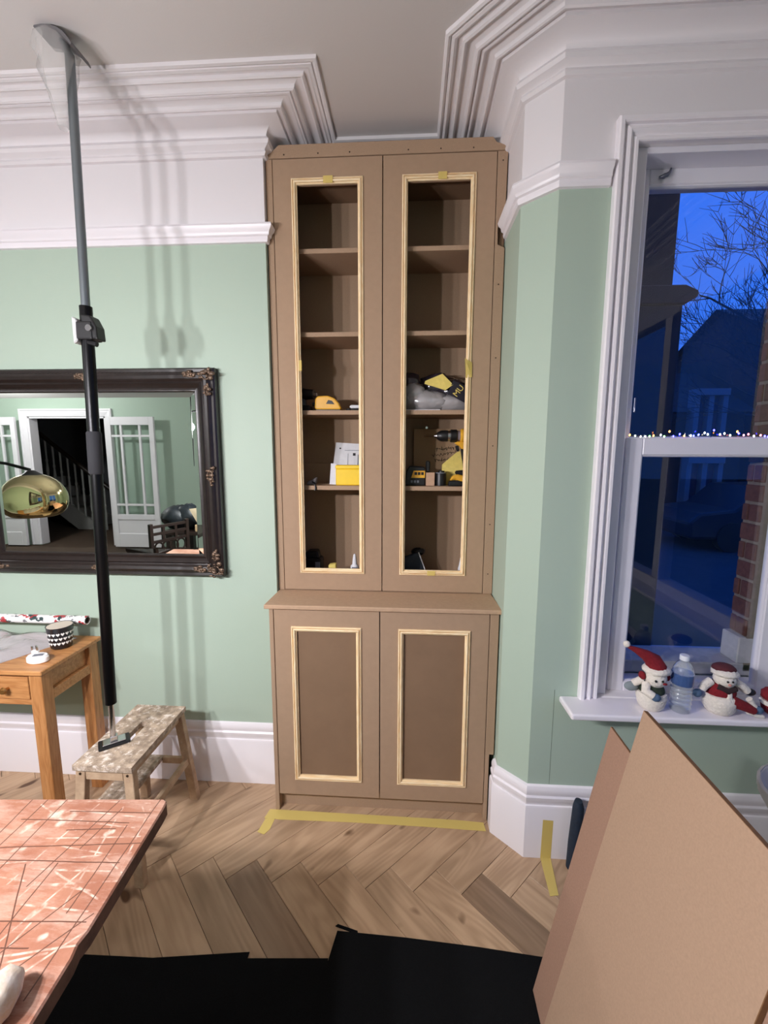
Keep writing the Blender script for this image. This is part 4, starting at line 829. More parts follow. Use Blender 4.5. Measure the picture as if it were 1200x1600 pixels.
# ------------------------------------------------------------------ workbench
wb = thing('workbench', (-0.95, 0.45, 0), 'orange brown scratched workbench top dusted with white plaster, in the foreground', 'workbench', rotz=0)
RO = radians(3.6); BZ = 0.70
BENCH = M('scratched_bench_board', (166, 116, 92), 0.45, n=(14, 0.2), col2=(150, 98, 76), bump=(120, 0.15))
nt = BENCH.node_tree; N = nt.nodes; L = nt.links; b_ = N['Principled BSDF']; src = b_.inputs['Base Color'].links[0].from_socket
geo = N.new('ShaderNodeNewGeometry'); wob = N.new('ShaderNodeTexNoise'); wob.inputs['Scale'].default_value = 9; L.new(geo.outputs['Position'], wob.inputs['Vector'])
wv = N.new('ShaderNodeVectorMath'); wv.operation = 'MULTIPLY_ADD'; wv.inputs[1].default_value = (0.006, 0.006, 0); L.new(wob.outputs['Color'], wv.inputs[0]); L.new(geo.outputs['Position'], wv.inputs[2])
off_ = N.new('ShaderNodeVectorMath'); off_.inputs[1].default_value = (-0.003, -0.003, -BZ); L.new(wv.outputs[0], off_.inputs[0]); POS = off_.outputs[0]
brk = N.new('ShaderNodeTexNoise'); brk.inputs['Scale'].default_value = 45; brk.inputs['Detail'].default_value = 5; L.new(geo.outputs['Position'], brk.inputs['Vector'])
def segmask(p, r, w):
    p = Vector((p[0], p[1], 0)); r = Vector((r[0], r[1], 0)); d = r-p; Ln = d.length; d /= Ln
    a = N.new('ShaderNodeVectorMath'); a.operation = 'SUBTRACT'; L.new(POS, a.inputs[0]); a.inputs[1].default_value = p
    dt = N.new('ShaderNodeVectorMath'); dt.operation = 'DOT_PRODUCT'; L.new(a.outputs[0], dt.inputs[0]); dt.inputs[1].default_value = d
    cl = N.new('ShaderNodeClamp'); cl.inputs['Max'].default_value = Ln; L.new(dt.outputs['Value'], cl.inputs[0])
    s_ = N.new('ShaderNodeVectorMath'); s_.operation = 'SCALE'; s_.inputs[0].default_value = d; L.new(cl.outputs[0], s_.inputs['Scale'])
    di = N.new('ShaderNodeVectorMath'); di.operation = 'DISTANCE'; L.new(a.outputs[0], di.inputs[0]); L.new(s_.outputs[0], di.inputs[1])
    mr_ = N.new('ShaderNodeMapRange'); mr_.inputs['From Min'].default_value = w*0.5; mr_.inputs['From Max'].default_value = w; mr_.inputs['To Min'].default_value = 1; mr_.inputs['To Max'].default_value = 0
    L.new(di.outputs['Value'], mr_.inputs[0]); return mr_.outputs[0]
def umax(socks):
    o = socks[0]
    for s_ in socks[1:]:
        x = N.new('ShaderNodeMath'); x.operation = 'MAXIMUM'; L.new(o, x.inputs[0]); L.new(s_, x.inputs[1]); o = x.outputs[0]
    return o
DK = [((-0.862,0.855),(-0.856,0.765)), ((-0.827,0.858),(-0.828,0.736)), ((-0.784,0.857),(-0.781,0.689)), ((-0.568,0.871),(-0.558,0.500)), ((-0.680,0.707),(-0.674,0.56)), ((-0.593,0.66),(-0.649,0.554)), ((-0.542,0.622),(-0.606,0.535)), ((-0.75,0.826),(-0.568,0.834)), ((-0.823,0.731),(-0.545,0.76)), ((-0.655,0.561),(-0.61,0.564)), ((-0.72,0.78),(-0.62,0.79)), ((-0.64,0.84),(-0.66,0.74))]
LT_ = [((-0.719,0.707),(-0.538,0.642)), ((-0.749,0.656),(-0.54,0.681)), ((-0.644,0.55),(-0.534,0.573)), ((-0.79,0.698),(-0.551,0.738)), ((-0.722,0.692),(-0.548,0.699)), ((-0.603,0.729),(-0.542,0.697)), ((-0.635,0.541),(-0.574,0.559)), ((-0.778,0.854),(-0.586,0.859)), ((-0.746,0.758),(-0.555,0.775)), ((-0.705,0.612),(-0.681,0.7)), ((-0.643,0.565),(-0.639,0.601)), ((-0.752,0.829),(-0.541,0.82)), ((-0.70,0.742),(-0.56,0.728)), ((-0.69,0.80),(-0.58,0.795))]
DK += [((-0.90,0.70),(-0.56,0.716)), ((-0.70,0.60),(-0.545,0.608)), ((-0.84,0.80),(-0.60,0.806)), ((-0.66,0.86),(-0.70,0.66)), ((-0.74,0.70),(-0.62,0.52)), ((-0.60,0.80),(-0.59,0.62))]
LT_ += [((-0.70,0.85),(-0.74,0.66)), ((-0.64,0.845),(-0.60,0.60)), ((-0.62,0.70),(-0.68,0.53)), ((-0.80,0.675),(-0.56,0.66)), ((-0.73,0.63),(-0.555,0.625)), ((-0.61,0.86),(-0.545,0.80)), ((-0.83,0.84),(-0.70,0.78)), ((-0.60,0.52),(-0.53,0.60)), ((-0.575,0.845),(-0.548,0.70))]
SPT = [((-0.779,0.818),(-0.74,0.816),0.017), ((-0.744,0.795),(-0.735,0.80),0.014), ((-0.812,0.773),(-0.80,0.79),0.013), ((-0.792,0.723),(-0.775,0.73),0.010), ((-0.63,0.776),(-0.622,0.782),0.008), ((-0.603,0.579),(-0.598,0.582),0.007), ((-0.805,0.842),(-0.79,0.845),0.013), ((-0.649,0.611),(-0.64,0.63),0.007)]
dk = umax([segmask(a, b, 0.0015) for a, b in DK]); lt = umax([segmask(a, b, 0.0023) for a, b in LT_] + [segmask(a, b, w) for a, b, w in SPT])
br2 = N.new('ShaderNodeMapRange'); br2.inputs['From Min'].default_value = 0.40; br2.inputs['From Max'].default_value = 0.66; L.new(brk.outputs[0], br2.inputs[0])
ml = N.new('ShaderNodeMath'); ml.operation = 'MULTIPLY'; L.new(lt, ml.inputs[0]); L.new(br2.outputs[0], ml.inputs[1])
# dusting of plaster in streaks
du = N.new('ShaderNodeTexNoise'); du.inputs['Scale'].default_value = 7; du.inputs['Detail'].default_value = 9; du.inputs['Roughness'].default_value = 0.75
dm = N.new('ShaderNodeMapping'); dm.inputs['Scale'].default_value = (0.7, 3.0, 1); dm.inputs['Rotation'].default_value = (0, 0, 0.1); L.new(geo.outputs['Position'], dm.inputs[0]); L.new(dm.outputs[0], du.inputs['Vector'])
dr = N.new('ShaderNodeMapRange'); dr.inputs['From Min'].default_value = 0.46; dr.inputs['From Max'].default_value = 0.78; dr.inputs['To Max'].default_value = 0.8; L.new(du.outputs[0], dr.inputs[0])
al = N.new('ShaderNodeMath'); al.operation = 'MAXIMUM'; L.new(ml.outputs[0], al.inputs[0]); L.new(dr.outputs[0], al.inputs[1])
m1 = N.new('ShaderNodeMix'); m1.data_type = 'RGBA'; L.new(al.outputs[0], m1.inputs[0]); L.new(src, m1.inputs[6]); m1.inputs[7].default_value = lin((216, 190, 172))
m2 = N.new('ShaderNodeMix'); m2.data_type = 'RGBA'; L.new(dk, m2.inputs[0]); L.new(m1.outputs[2], m2.inputs[6]); m2.inputs[7].default_value = lin((92, 58, 44)); L.new(m2.outputs[2], b_.inputs['Base Color'])
mb = MB(); mb.T = Matrix.Translation((-0.549, 0.875, 0)) @ Matrix.Rotation(RO, 4, 'Z')
mb.prism([(-1.10, 0), (-0.012, 0), (-0.002, -0.008), (0.0, -0.03), (0.0, -0.28), (-0.004, -0.30), (0, -0.32), (0.0, -0.80), (-1.10, -0.80)], 'z', BZ-0.034, BZ, 0)
mb.mi = [0, 0] + [1]*(len(mb.f)-2)
mb.build('bench_top', [BENCH, M('shaded_bench_edge', (112, 82, 62), 0.85, n=(30, 0.4))], wb, bevel=0.003)  # side faces get a darker brown, shade painted into the edge colour
TR = wood('trestle_pine', (190, 160, 120), (150, 120, 84), axis=2, scale=8)
for lx, ly in ((-1.50, 0.78), (-1.50, 0.14), (-0.72, 0.30), (-0.72, 0.10)):
    MB().hexa([(lx-0.03, ly-0.03, 0), (lx+0.03, ly-0.03, 0), (lx+0.03, ly+0.03, 0), (lx-0.03, ly+0.03, 0)], [(lx-0.03, ly*0.9+0.05-0.03, BZ-0.034), (lx+0.03, ly*0.9+0.05-0.03, BZ-0.034), (lx+0.03, ly*0.9+0.05+0.03, BZ-0.034), (lx-0.03, ly*0.9+0.05+0.03, BZ-0.034)]).build('leg', TR, wb)
cl = MB().ell((-0.585, 0.478, BZ+0.022), (0.030, 0.045, 0.028), 18, 10, wob=0.12, seed=4).ell((-0.600, 0.440, BZ+0.024), (0.035, 0.045, 0.026), 18, 10, wob=0.14, seed=9)
CLOTH = M('cream_cotton', (232, 224, 214), 0.9, n=(18, 0.3), col2=(206, 176, 138), bump=(60, 0.5))
tag(cl.build('cotton_rag', CLOTH, smooth=70), 'bundled cream cotton rag at the near edge of the workbench', 'rag')

# ------------------------------------------------------------------ black underlay on the floor
def mat_(poly, z, label): return tag(MB().prism(poly, 'z', z, z+0.0025).build('underlay_sheet', FELT), label, 'underlay', 'black underlay sheets on the floor')
mat_([(-1.25,1.045), (-0.75,1.055), (-0.468,1.088), (-0.462,0.15), (-1.25,0.15)], 0.0005, 'black floor underlay sheet under the workbench edge, left of the others')
mat_([(-0.47,1.069), (-0.228,1.084), (-0.222,0.15), (-0.47,0.15)], 0.0034, 'narrow black underlay sheet in the middle, its edge set back')
mat_([(-0.228,1.070), (-0.213,1.158), (0.0,1.152), (0.22,1.140), (0.42,1.124), (0.62,1.12), (0.62,0.15), (-0.24,0.15)], 0.0062, 'largest black underlay sheet running right towards the leaning boards')
tag(MB().prism([(-0.222,1.176), (-0.215,1.182), (-0.150,1.166), (-0.148,1.156)], 'z', 0.0005, 0.003).build('underlay_offcut', FELT), 'thin black underlay offcut strip at the corner of the largest sheet', 'underlay')

# ------------------------------------------------------------------ MDF sheets leaning at the right
def sheet(x0, k, ya_, yb_, H, th, mt, label):
    n_ = Vector((1, 0, -k)).normalized()*th
    bt = [(x0, ya_, 0.0095), (x0+n_.x, ya_, 0.0095), (x0+n_.x, yb_, 0.0095), (x0, yb_, 0.0095)]
    tp = [(x0+k*H, ya_, H), (x0+k*H+n_.x, ya_, H+n_.z), (x0+k*H+n_.x, yb_, H+n_.z), (x0+k*H, yb_, H)]
    m = MB().hexa(bt, tp); m.mi = [1, 1, 1, 1, 1, 0]; m.mi[3] = 0
    return tag(m.build('mdf_sheet', [mt, MDF_EDGE], bevel=0.0008), label, 'board', 'leaning MDF boards')
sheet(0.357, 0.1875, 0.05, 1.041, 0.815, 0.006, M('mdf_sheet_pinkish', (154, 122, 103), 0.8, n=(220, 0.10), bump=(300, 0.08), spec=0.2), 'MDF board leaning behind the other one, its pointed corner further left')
sheet(0.340, 0.1970, 0.525, 0.930, 0.930, 0.010, MDF_SHEET, 'large front leaning MDF board with its corner pointing up at the window sill')
# what the boards lean on
tub = thing('storage_tub', (0.62, 0.75, 0), 'dark grey storage tub hidden behind the leaning boards', 'tub')
MB().hexa([(0.50, 0.40, 0), (0.74, 0.40, 0), (0.74, 0.98, 0), (0.50, 0.98, 0)], [(0.490, 0.38, 0.60), (0.76, 0.38, 0.60), (0.76, 1.00, 0.60), (0.490, 1.00, 0.60)]).build('body', M('dark_grey_tub', (54, 58, 60), 0.5), tub, bevel=0.01)
B(0.494, 0.77, 0.37, 1.01, 0.60, 0.625).build('lid', M('dark_grey_tub'), tub, bevel=0.006)
tag(MB().ell((0.632, 0.955, 0.690), (0.095, 0.10, 0.066), 20, 12, wob=0.16, seed=3).build('green_sack', M('grey_green_sack', (74, 86, 82), 0.7, n=(40, 0.4), bump=(50, 0.8)), smooth=60), 'grey green sack lying behind the tips of the two leaning boards', 'sack')
tag(MB().tube([(0.600, 1.428, 0.0), (0.605, 1.428, 0.10), (0.612, 1.430, 0.245), (0.611, 1.430, 0.268)], [0.020, 0.023, 0.021, 0.014], 14, squash=0.9).build('rolled_mat', NAVY, smooth=60), 'dark blue rolled bag standing against the white baseboard', 'roll')
rs = thing('white_bin', (1.175, 1.17, 0), 'white flared plastic bin standing under the window at the right edge', 'bin')
MB().lathe([(0.09, 0.0), (0.095, 0.32), (0.102, 0.42), (0.130, 0.475), (0.145, 0.50), (0.145, 0.53), (0.139, 0.53), (0.124, 0.48), (0.092, 0.42), (0.085, 0.02), (0.0, 0.02)], (1.175, 1.17, 0), 24).build('body', M('white_bin_plastic', (206, 202, 202), 0.5, n=(30, 0.06)), rs, smooth=40)
MB().lathe([(0.142, 0.512), (0.149, 0.516), (0.149, 0.532), (0.142, 0.536)], (1.175, 1.17, 0), 24, closed=True).build('rim', M('white_bin_plastic'), rs, smooth=40)

# ------------------------------------------------------------------ window sill ornaments and bottle
SZ = 0.640
sn = thing('snowman_ornament', (0.815, 1.42, SZ), 'snowman ornament in a long red felt hat at the left end of the sill', 'ornament', group='snowman ornaments on the sill')
x, y = 0.822, 1.425
MB().lathe([(0.030, 0), (0.040, 0.012), (0.047, 0.040), (0.044, 0.058), (0.036, 0.060)], (x, y, SZ), 22, wob=0.06).build('snow_base', CREAM, sn, smooth=60)
MB().ell((x, y, SZ+0.062), (0.040, 0.036, 0.034), 16, 10).build('green_body', DKGREEN, sn, smooth=60)
MB().ell((x+0.006, y-0.006, SZ+0.108), (0.034, 0.032, 0.032), 18, 12).build('head', CREAM, sn, smooth=60)
for ex in (-0.010, 0.012): MB().ell((x+ex, y-0.037, SZ+0.112), 0.004, 8, 6).build('eye', BLACK, sn)
MB().ell((x+0.020, y-0.036, SZ+0.103), (0.008, 0.006, 0.004), 8, 6).build('red_cheek', RED, sn)
MB().ell((x+0.008, y-0.002, SZ+0.136), (0.044, 0.040, 0.018), 20, 8, wob=0.14, seed=1).build('hat_trim', CREAM, sn, smooth=60)
MB().tube([(x+0.006,y,SZ+0.142), (x-0.004,y,SZ+0.168), (x-0.030,y,SZ+0.186), (x-0.062,y+0.002,SZ+0.202), (x-0.088,y+0.004,SZ+0.213)], [0.034, 0.026, 0.018, 0.010, 0.005], 14).build('hat', RED, sn, smooth=60)
MB().ell((x-0.092, y+0.004, SZ+0.221), 0.011, 12, 8).build('pompom', CREAM, sn, smooth=60)
MB().tube([(x-0.026,y-0.012,SZ+0.092), (x-0.036,y-0.030,SZ+0.074), (x-0.016,y-0.040,SZ+0.062)], [0.014, 0.015, 0.013], 10).build('arm', CREAM, sn, smooth=60)
MB().ell((x-0.008, y-0.042, SZ+0.058), (0.015, 0.012, 0.013), 12, 8).build('mitten', MITT, sn, smooth=60)
MB().ell((x-0.062, y+0.010, SZ+0.068), (0.024, 0.014, 0.016), 12, 8).build('mitten', M('grey_mitten', (132, 142, 146), 0.9), sn, smooth=60)
MB().tube([(x-0.03,y+0.004,SZ+0.098), (x-0.058,y+0.010,SZ+0.078)], [0.013, 0.012], 10).build('arm', CREAM, sn, smooth=60)
MB().ell((x-0.034, y+0.002, SZ+0.112), (0.010, 0.016, 0.014), 10, 6).build('ear_muff', RED, sn, smooth=60); MB().ell((x+0.046, y+0.002, SZ+0.110), (0.010, 0.016, 0.014), 10, 6).build('ear_muff', RED, sn, smooth=60)

wbt = thing('water_bottle', (0.912, 1.415, SZ), 'small clear plastic water bottle with white cap on the sill', 'bottle')
bp = [(0.028, 0.0), (0.031, 0.004), (0.032, 0.015)]
for i in range(5): z = 0.018+i*0.015; bp += [(0.0325, z), (0.0295, z+0.006), (0.0325, z+0.012)]
bp += [(0.0325, 0.095), (0.0325, 0.135), (0.029, 0.150), (0.020, 0.166), (0.0125, 0.173), (0.0120, 0.180)]
MB().lathe(bp, (0.912, 1.415, SZ), 24).build('body', CLEAR, wbt, smooth=30)
MB().lathe([(0.0330, 0.096), (0.0330, 0.134)], (0.912, 1.415, SZ), 24).build('blue_label', glass_mat('blue_label_film', (0.55, 0.66, 0.85), 1.5, 0.1, body=((74, 104, 160), 0.55)), wbt, smooth=30)
MB().lathe([(0.0145, 0.178), (0.0145, 0.192), (0.013, 0.194)], (0.912, 1.415, SZ), 18).build('cap', M('white_cap', (222, 226, 232), 0.4), wbt, smooth=40)

s2 = thing('snowman_ornament', (1.04, 1.42, SZ), 'snowman ornament in a white fur hat and red coat with skates, mid sill', 'ornament', group='snowman ornaments on the sill')
x, y = 1.040, 1.42
MB().lathe([(0.036, 0), (0.046, 0.014), (0.052, 0.046), (0.048, 0.062), (0.036, 0.066)], (x, y, SZ), 22, wob=0.06).build('snow_base', CREAM, s2, smooth=60)
MB().ell((x, y, SZ+0.072), (0.046, 0.040, 0.036), 16, 10).build('coat', RED, s2, smooth=60)
MB().ell((x+0.004, y-0.030, SZ+0.064), (0.012, 0.014, 0.032), 12, 8).build('coat_trim', CREAM, s2, smooth=60)
MB().ell((x+0.006, y-0.004, SZ+0.114), (0.033, 0.031, 0.029), 18, 12).build('head', CREAM, s2, smooth=60)
MB().ell((x+0.006, y-0.002, SZ+0.137), (0.040, 0.036, 0.016), 18, 8, wob=0.14, seed=2).build('hat_brim', CREAM, s2, smooth=60)
MB().ell((x+0.008, y+0.006, SZ+0.145), (0.036, 0.032, 0.018), 16, 8).build('hat', M('dark_red_cap', (84, 34, 40), 0.9), s2, smooth=60)
for ex in (-0.004, 0.012): MB().ell((x+ex, y-0.034, SZ+0.119), 0.0035, 8, 6).build('eye', BLACK, s2)
MB().ell((x+0.002, y-0.036, SZ+0.109), (0.005, 0.005, 0.0045), 8, 6).build('nose', M('pink_nose', (206, 140, 130), 0.8), s2)
MB().tube([(x-0.024,y-0.020,SZ+0.096), (x,y-0.034,SZ+0.086), (x+0.030,y-0.022,SZ+0.090)], 0.010, 10).build('scarf', M('dark_brown_knit', (58, 40, 40), 0.9, n=(120, 0.3)), s2, smooth=60)
MB().tube([(x-0.034,y,SZ+0.104), (x-0.058,y-0.006,SZ+0.090), (x-0.066,y-0.008,SZ+0.076)], [0.014, 0.014, 0.012], 10).build('arm', CREAM, s2, smooth=60)
MB().tube([(x+0.042,y,SZ+0.104), (x+0.066,y-0.004,SZ+0.088), (x+0.082,y-0.006,SZ+0.074)], [0.014, 0.014, 0.012], 10).build('arm', CREAM, s2, smooth=60)
MB().ell((x-0.078, y-0.008, SZ+0.064), (0.015, 0.012, 0.014), 12, 8).build('mitten', MITT, s2, smooth=60)
MB().ell((x+0.098, y+0.004, SZ+0.066), (0.018, 0.012, 0.012), 12, 8).build('mitten', BLACK, s2, smooth=60)
MB().tube([(x+0.016,y-0.030,SZ+0.052), (x+0.055,y-0.036,SZ+0.038), (x+0.085,y-0.036,SZ+0.024)], [0.020, 0.016, 0.013], 10).build('trouser_leg', RED, s2, smooth=60)
MB().tube([(x+0.072,y-0.028,SZ+0.060), (x+0.090,y-0.030,SZ+0.034)], [0.010, 0.010], 10).build('white_cuff', CREAM, s2, smooth=60)
MB().ell((x+0.098, y-0.034, SZ+0.026), (0.018, 0.012, 0.013), 12, 8).build('boot', MITT, s2, smooth=60)
MB().tube([(x+0.066,y-0.036,SZ+0.018), (x+0.094,y-0.038,SZ+0.007), (x+0.116,y-0.038,SZ+0.006)], 0.006, 8).build('skate', CREAM, s2, smooth=60)
s3 = thing('red_ornament', (1.215, 1.42, SZ), 'red knitted ornament at the right end of the sill', 'ornament')
MB().lathe([(0.028, 0), (0.036, 0.012), (0.040, 0.034), (0.030, 0.044)], (1.218, 1.42, SZ), 18, wob=0.08).build('base', RED, s3, smooth=60)
MB().ell((1.215, 1.42, SZ+0.060), (0.040, 0.034, 0.026), 16, 10, wob=0.08).build('body', RED, s3, smooth=60); MB().lathe([(0.041, 0.030), (0.043, 0.037), (0.041, 0.044)], (1.218, 1.42, SZ), 18).build('white_band', CREAM, s3, smooth=60)
MB().ell((1.222, 1.42, SZ+0.098), (0.026, 0.025, 0.024), 14, 9).build('head', CREAM, s3, smooth=60)

# fairy lights along the meeting rail
fl = thing('fairy_lights', (1.0, 1.54, 1.545), 'string of coloured fairy lights along the meeting rail of the window', 'lights')
rn = random.Random(12); pts = []
for i in range(60): pts.append((0.735+i*0.0094, 1.540+0.006*sin(i*1.3), 1.5475+0.006*abs(sin(i*0.9))+0.008*(rn.random() if i % 7 == 0 else 0)))
MB().tube(pts, 0.0011, 5).build('wire', M('dark_green_wire', (26, 44, 34), 0.6), fl)
COLS = [((235, 240, 255), 6), ((60, 70, 255), 14), ((255, 150, 60), 10), ((220, 250, 225), 6), ((60, 60, 255), 12), ((255, 245, 235), 6), ((120, 255, 120), 8), ((255, 120, 150), 6)]
for i in range(34):
    x = 0.738+i*0.0160+rn.uniform(-0.005, 0.005); z = 1.5495+rn.random()**2*0.016; c_ = rn.randrange(8)
    if 14 <= i <= 18: c_ = rn.choice((1, 4, 0)); z += 0.006
    if i == 8: c_ = 2; z = 1.566
    MB().ell((x, 1.534+rn.uniform(-0.003, 0.006), z), (0.0026, 0.0026, 0.0034), 8, 6).build('bulb', M('fairy_bulb_%s' % 'abcdefgh'[c_], COLS[c_][0], 0.3, emit=COLS[c_]), fl)

# ------------------------------------------------------------------ the room seen only in the mirror
al_ = thing('arc_lamp', (-3.1, 0.95, 0), 'arc floor lamp with a gold mirrored globe shade, reflected in the mirror', 'lamp')
GX, GY, GZ = -2.20, 1.09, 1.232
MB().lathe([(0.16, 0), (0.16, 0.03), (0.03, 0.035)], (-3.1, 0.95, 0), 28).build('base', BLACKM, al_, smooth=40)
MB().tube([(-3.1,0.95,0.03), (-3.1,0.95,1.0), (-3.05,0.97,1.30), (-2.90,1.0,1.42), (-2.60,1.04,1.445), (-2.36,1.08,1.420), (-2.21,1.09,1.385)], 0.009, 10).build('arm', BLACKM, al_, smooth=60)
MB().lathe([(0.012, 0.150), (0.020, 0.146), (0.040, 0.132), (0.066, 0.118)], (GX, GY, GZ), 28).build('cap', BLACK, al_, smooth=50)
prof = [(0.030, 0.128), (0.055, 0.124), (0.085, 0.112), (0.112, 0.093), (0.135, 0.068), (0.152, 0.040), (0.163, 0.010), (0.166, -0.020), (0.163, -0.050), (0.153, -0.078), (0.137, -0.100), (0.118, -0.114), (0.100, -0.120)]
gs = MB().lathe(prof + [(r*0.985, z_*0.985) for r, z_ in prof[::-1]], (GX, GY, GZ), 48, closed=True)
gs.build('globe_shade', GOLD, al_, smooth=60)
tb = thing('dining_table', (-2.25, -0.35, 0), 'dark dining table heaped with bags, seen in the mirror', 'table')
DKW = M('very_dark_wood', (38, 26, 22), 0.35, n=(20, 0.3))
B(-2.36, -1.70, -0.95, -0.42, 0.70, 0.735).build('tabletop', DKW, tb, bevel=0.004)
for lx in (-2.32, -1.80):
    for ly in (-0.90, -0.50): B(lx, lx+0.06, ly, ly+0.06, 0, 0.70).build('leg', DKW, tb)
tag(MB().ell((-2.27, -0.60, 0.848), (0.15, 0.14, 0.115), 20, 10, wob=0.22, seed=5).ell((-2.15, -0.58, 0.86), (0.11, 0.10, 0.124), 18, 10, wob=0.25, seed=6).build('black_bag', M('black_nylon', (30, 36, 42), 0.5, n=(30, 0.4), bump=(20, 0.8)), smooth=60), 'black nylon bag slumped on the dining table', 'bag')
tag(B(-2.03, -1.86, -0.58, -0.44, 0.7355, 0.80).build('card_box', M('brown_card', (176, 150, 116), 0.8), bevel=0.003), 'brown card box on the dining table', 'box')
tag(MB().hexa([(-2.00,-0.46,0.800), (-1.82,-0.46,0.800), (-1.82,-0.452,0.80), (-2.00,-0.452,0.800)], [(-2.06,-0.42,0.955), (-1.84,-0.42,0.985), (-1.84,-0.412,0.985), (-2.06,-0.412,0.955)]).build('cream_card', M('cream_card_sheet', (222, 204, 172), 0.8)), 'cream card sheet leaning on the box on the dining table', 'card')
ch = thing('dining_chair', (-2.20, -0.10, 0), 'black dining chair with a ring pattern back, seen in the mirror', 'chair', rotz=radians(-68))
def cb(*a): mb = MB(); mb.T = wmat(ch); return mb.box(*a)
cb(-0.20, 0.20, -0.20, 0.18, 0.43, 0.47).build('seat', DKW, ch, bevel=0.006)
for sx_ in (-0.19, 0.16):
    cb(sx_, sx_+0.03, 0.15, 0.18, 0, 0.90).build('rear_post', DKW, ch, bevel=0.003); cb(sx_, sx_+0.03, -0.20, -0.17, 0, 0.43).build('leg', DKW, ch, bevel=0.003)
for zz in (0.62, 0.735, 0.80, 0.86): cb(-0.17, 0.17, 0.155, 0.175, zz, zz+0.022).build('back_rail', DKW, ch)
for k in range(4):
    mb = MB(); mb.T = wmat(ch); cx_ = -0.108+k*0.072
    mb.tube([(cx_+0.042*cos(a), 0.165, 0.687+0.048*sin(a)) for a in [2*pi*i/16 for i in range(17)]], 0.008, 6, cap=False); mb.build('back_ring', DKW, ch, smooth=60)
for k in (-0.06, 0.06): cb(k-0.012, k+0.012, 0.157, 0.173, 0.756, 0.80).build('back_slat', DKW, ch); cb(k-0.012, k+0.012, 0.157, 0.173, 0.822, 0.86).build('back_slat', DKW, ch)

# ------------------------------------------------------------------ outside
struct('ground_street', B(-3, 60, -30, 70, -0.62, -0.50), M('dark_tarmac', (60, 62, 66), 0.9, n=(4, 0.2)))
tag(B(0.7, 5.5, 1.80, 3.48, -0.50, -0.06).build('paved_path', M('pale_paving', (178, 180, 186), 0.85, n=(3, 0.12))), 'pale paved front path outside below the bay window', 'path')
nb = thing('neighbour_bay', (1.3, 4.2, -0.5), 'dark neighbouring bay and wall just outside the window on the left', 'building')
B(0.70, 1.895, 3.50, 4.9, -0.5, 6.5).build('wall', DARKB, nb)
B(1.62, 1.97, 3.47, 3.66, -0.5, 2.56).build('stone_pier', M('grey_stone', (38, 36, 35), 0.9, n=(12, 0.2)), nb, bevel=0.01)
MB().prism([(1.60, 2.56), (1.98, 2.56), (2.06, 2.61), (2.06, 2.65), (1.97, 2.69), (1.60, 2.69)], 'y', 3.45, 3.70).build('stone_corbel', M('grey_stone'), nb, bevel=0.008)
B(0.95, 1.50, 3.485, 3.505, 0.5, 2.3).build('window', M('dark_pane', (16, 20, 30), 0.1), nb)
FW = M('far_white_paint', (118, 118, 124), 0.8)
def house(x0, x1, y0, y1, eave, ridge, label, chim, bays):
    h = thing('terraced_house', ((x0+x1)/2, (y0+y1)/2, -0.5), label, 'house', group='houses across the street')
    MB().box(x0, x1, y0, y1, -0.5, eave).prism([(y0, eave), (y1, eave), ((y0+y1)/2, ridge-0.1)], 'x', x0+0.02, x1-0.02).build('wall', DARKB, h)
    ym = (y0+y1)/2
    MB().add([(x0-.2, y0-.2, eave-.1), (x1+.2, y0-.2, eave-.1), (x1+.2, ym, ridge), (x0-.2, ym, ridge), (x1+.2, y1+.2, eave-.1), (x0-.2, y1+.2, eave-.1)], [(0,1,2,3), (3,2,4,5)]).build('roof', SLATE, h)
    for cx_, cz_ in chim: MB().box(cx_-.25, cx_+.25, ym-.3, ym+.3, ridge-0.4, cz_).box(cx_-.12, cx_+.0, ym-.1, ym+.1, cz_, cz_+.25).build('chimney', DARKB, h)
    for bx0, bx1, bz0, bz1 in bays:
        w_ = MB().box(bx0, bx1, y0-.35, y0, bz1, bz1+.16).box(bx0, bx0+.12, y0-.3, y0, bz0, bz1).box(bx1-.12, bx1, y0-.3, y0, bz0, bz1).box((bx0+bx1)/2-.06, (bx0+bx1)/2+.06, y0-.3, y0, bz0, bz1).box(bx0, bx1, y0-.3, y0, bz0-.12, bz0).build('window', FW, h)
        B(bx0+.12, (bx0+bx1)/2-.06, y0-.12, y0-.08, bz0, bz1).build('pane', M('far_pane', (30, 44, 84), 0.15), w_); B((bx0+bx1)/2+.06, bx1-.12, y0-.12, y0-.08, bz0, bz1).build('pane', M('far_pane'), w_)
house(4.2, 8.6, 12.0, 17.0, 2.6, 3.9, 'far low gabled house with white bay window across the street', [(7.55, 4.2)], [(7.15, 7.95, 1.75, 2.9), (5.2, 6.2, 1.75, 2.9), (7.10, 8.0, 0.1, 1.2)])
house(9.05, 14.5, 11.4, 16.5, 4.4, 5.6, 'taller dark house right of the low gabled one across the street', [(12.5, 6.6)], [(9.6, 10.5, 1.75, 3.0), (11.6, 12.6, 1.75, 3.0), (9.6, 10.5, 0.0, 1.2)])
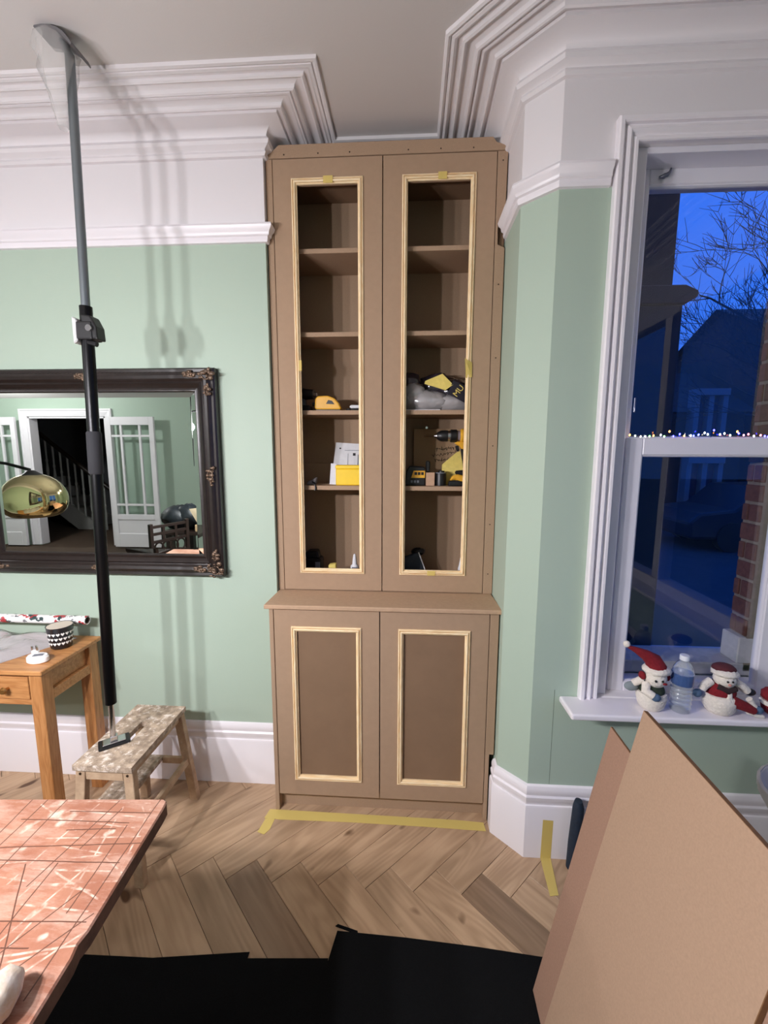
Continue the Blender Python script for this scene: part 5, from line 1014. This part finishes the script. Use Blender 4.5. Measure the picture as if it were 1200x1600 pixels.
# bare tree, one continuous branching mesh
tr_ = MB(); rn = random.Random(21)
def branch(p, d, L_, r, lev):
    n_ = 6 if lev < 4 else 4; pts = [p]; rad = [r]; q_ = Vector(p); dd = Vector(d)
    for i in range(n_):
        dd = (dd + Vector((rn.uniform(-.16, .16), rn.uniform(-.16, .16), rn.uniform(-.10, .13)))).normalized(); q_ = q_ + dd*(L_/n_); pts.append(tuple(q_)); rad.append(r*(1-0.5*(i+1)/n_))
    tr_.tube(pts, rad, 6 if lev < 2 else 4 if lev < 4 else 3, cap=False)
    if lev >= 6: return
    for k in range(3 if lev < 5 else 4):
        i = rn.choice((2, 3, 4, 5)[:n_-1]) if k else n_
        ax = Vector((rn.uniform(-1.1, .9), rn.uniform(-1, 1), rn.uniform(-.35, .8))).normalized()
        branch(pts[i], (Vector(dd)*0.85 + ax*0.62).normalized(), L_*rn.uniform(.60, .80), max(rad[i]*0.68, 0.005), lev+1)
branch((6.9, 7.6, -0.5), (-0.03, 0, 1), 2.3, 0.16, 0)
branch((6.9, 7.6, 1.3), (-0.50, 0, 0.9), 1.9, 0.08, 1)
branch((6.9, 7.6, 2.2), (-0.75, 0.1, 0.75), 1.9, 0.07, 1)
tag(tr_.build('bare_tree', M('dark_bark', (26, 24, 26), 0.9)), 'bare branching winter tree outside against the dusk sky', 'tree')
for k, (za, zb) in enumerate(((6.2, 7.6), (5.6, 7.0), (5.35, 6.5))):
    pts = [(2.0+i*1.0, 6.0+0.1*k, za+(zb-za)*i/8-0.10*sin(pi*i/8)) for i in range(9)]
    tag(MB().tube(pts, 0.010, 5).build('overhead_cable', BLACK), ('highest thin overhead cable crossing the dusk sky', 'middle thin overhead cable crossing the dusk sky', 'lowest thin overhead cable crossing the dusk sky')[k], 'cable', 'overhead cables outside')
cr_ = thing('parked_car', (7.6, 9.6, -0.5), 'dark car parked in the street outside', 'car')
CP = M('dark_car_paint', (22, 25, 36), 0.5)
MB().prism([(x_+2.0, z_) for x_, z_ in [(3.6,-0.25), (3.55,0.10), (3.75,0.28), (4.4,0.36), (4.9,0.80), (6.3,0.84), (7.0,0.42), (7.6,0.34), (7.7,-0.05), (7.65,-0.25)]], 'y', 8.9, 10.5).build('body', CP, cr_, bevel=0.06, seg=2)
MB().prism([(6.55,0.40), (6.95,0.74), (8.2,0.77), (8.8,0.42)], 'y', 8.885, 8.90).build('side_windows', M('dark_pane'), cr_)
for wx in (6.4, 8.9):
    for wy in (8.88, 10.34): MB().tube([(wx, wy, -0.20), (wx, wy+0.18, -0.20)], 0.30, 20).build('wheel', BLACK, cr_, smooth=40)
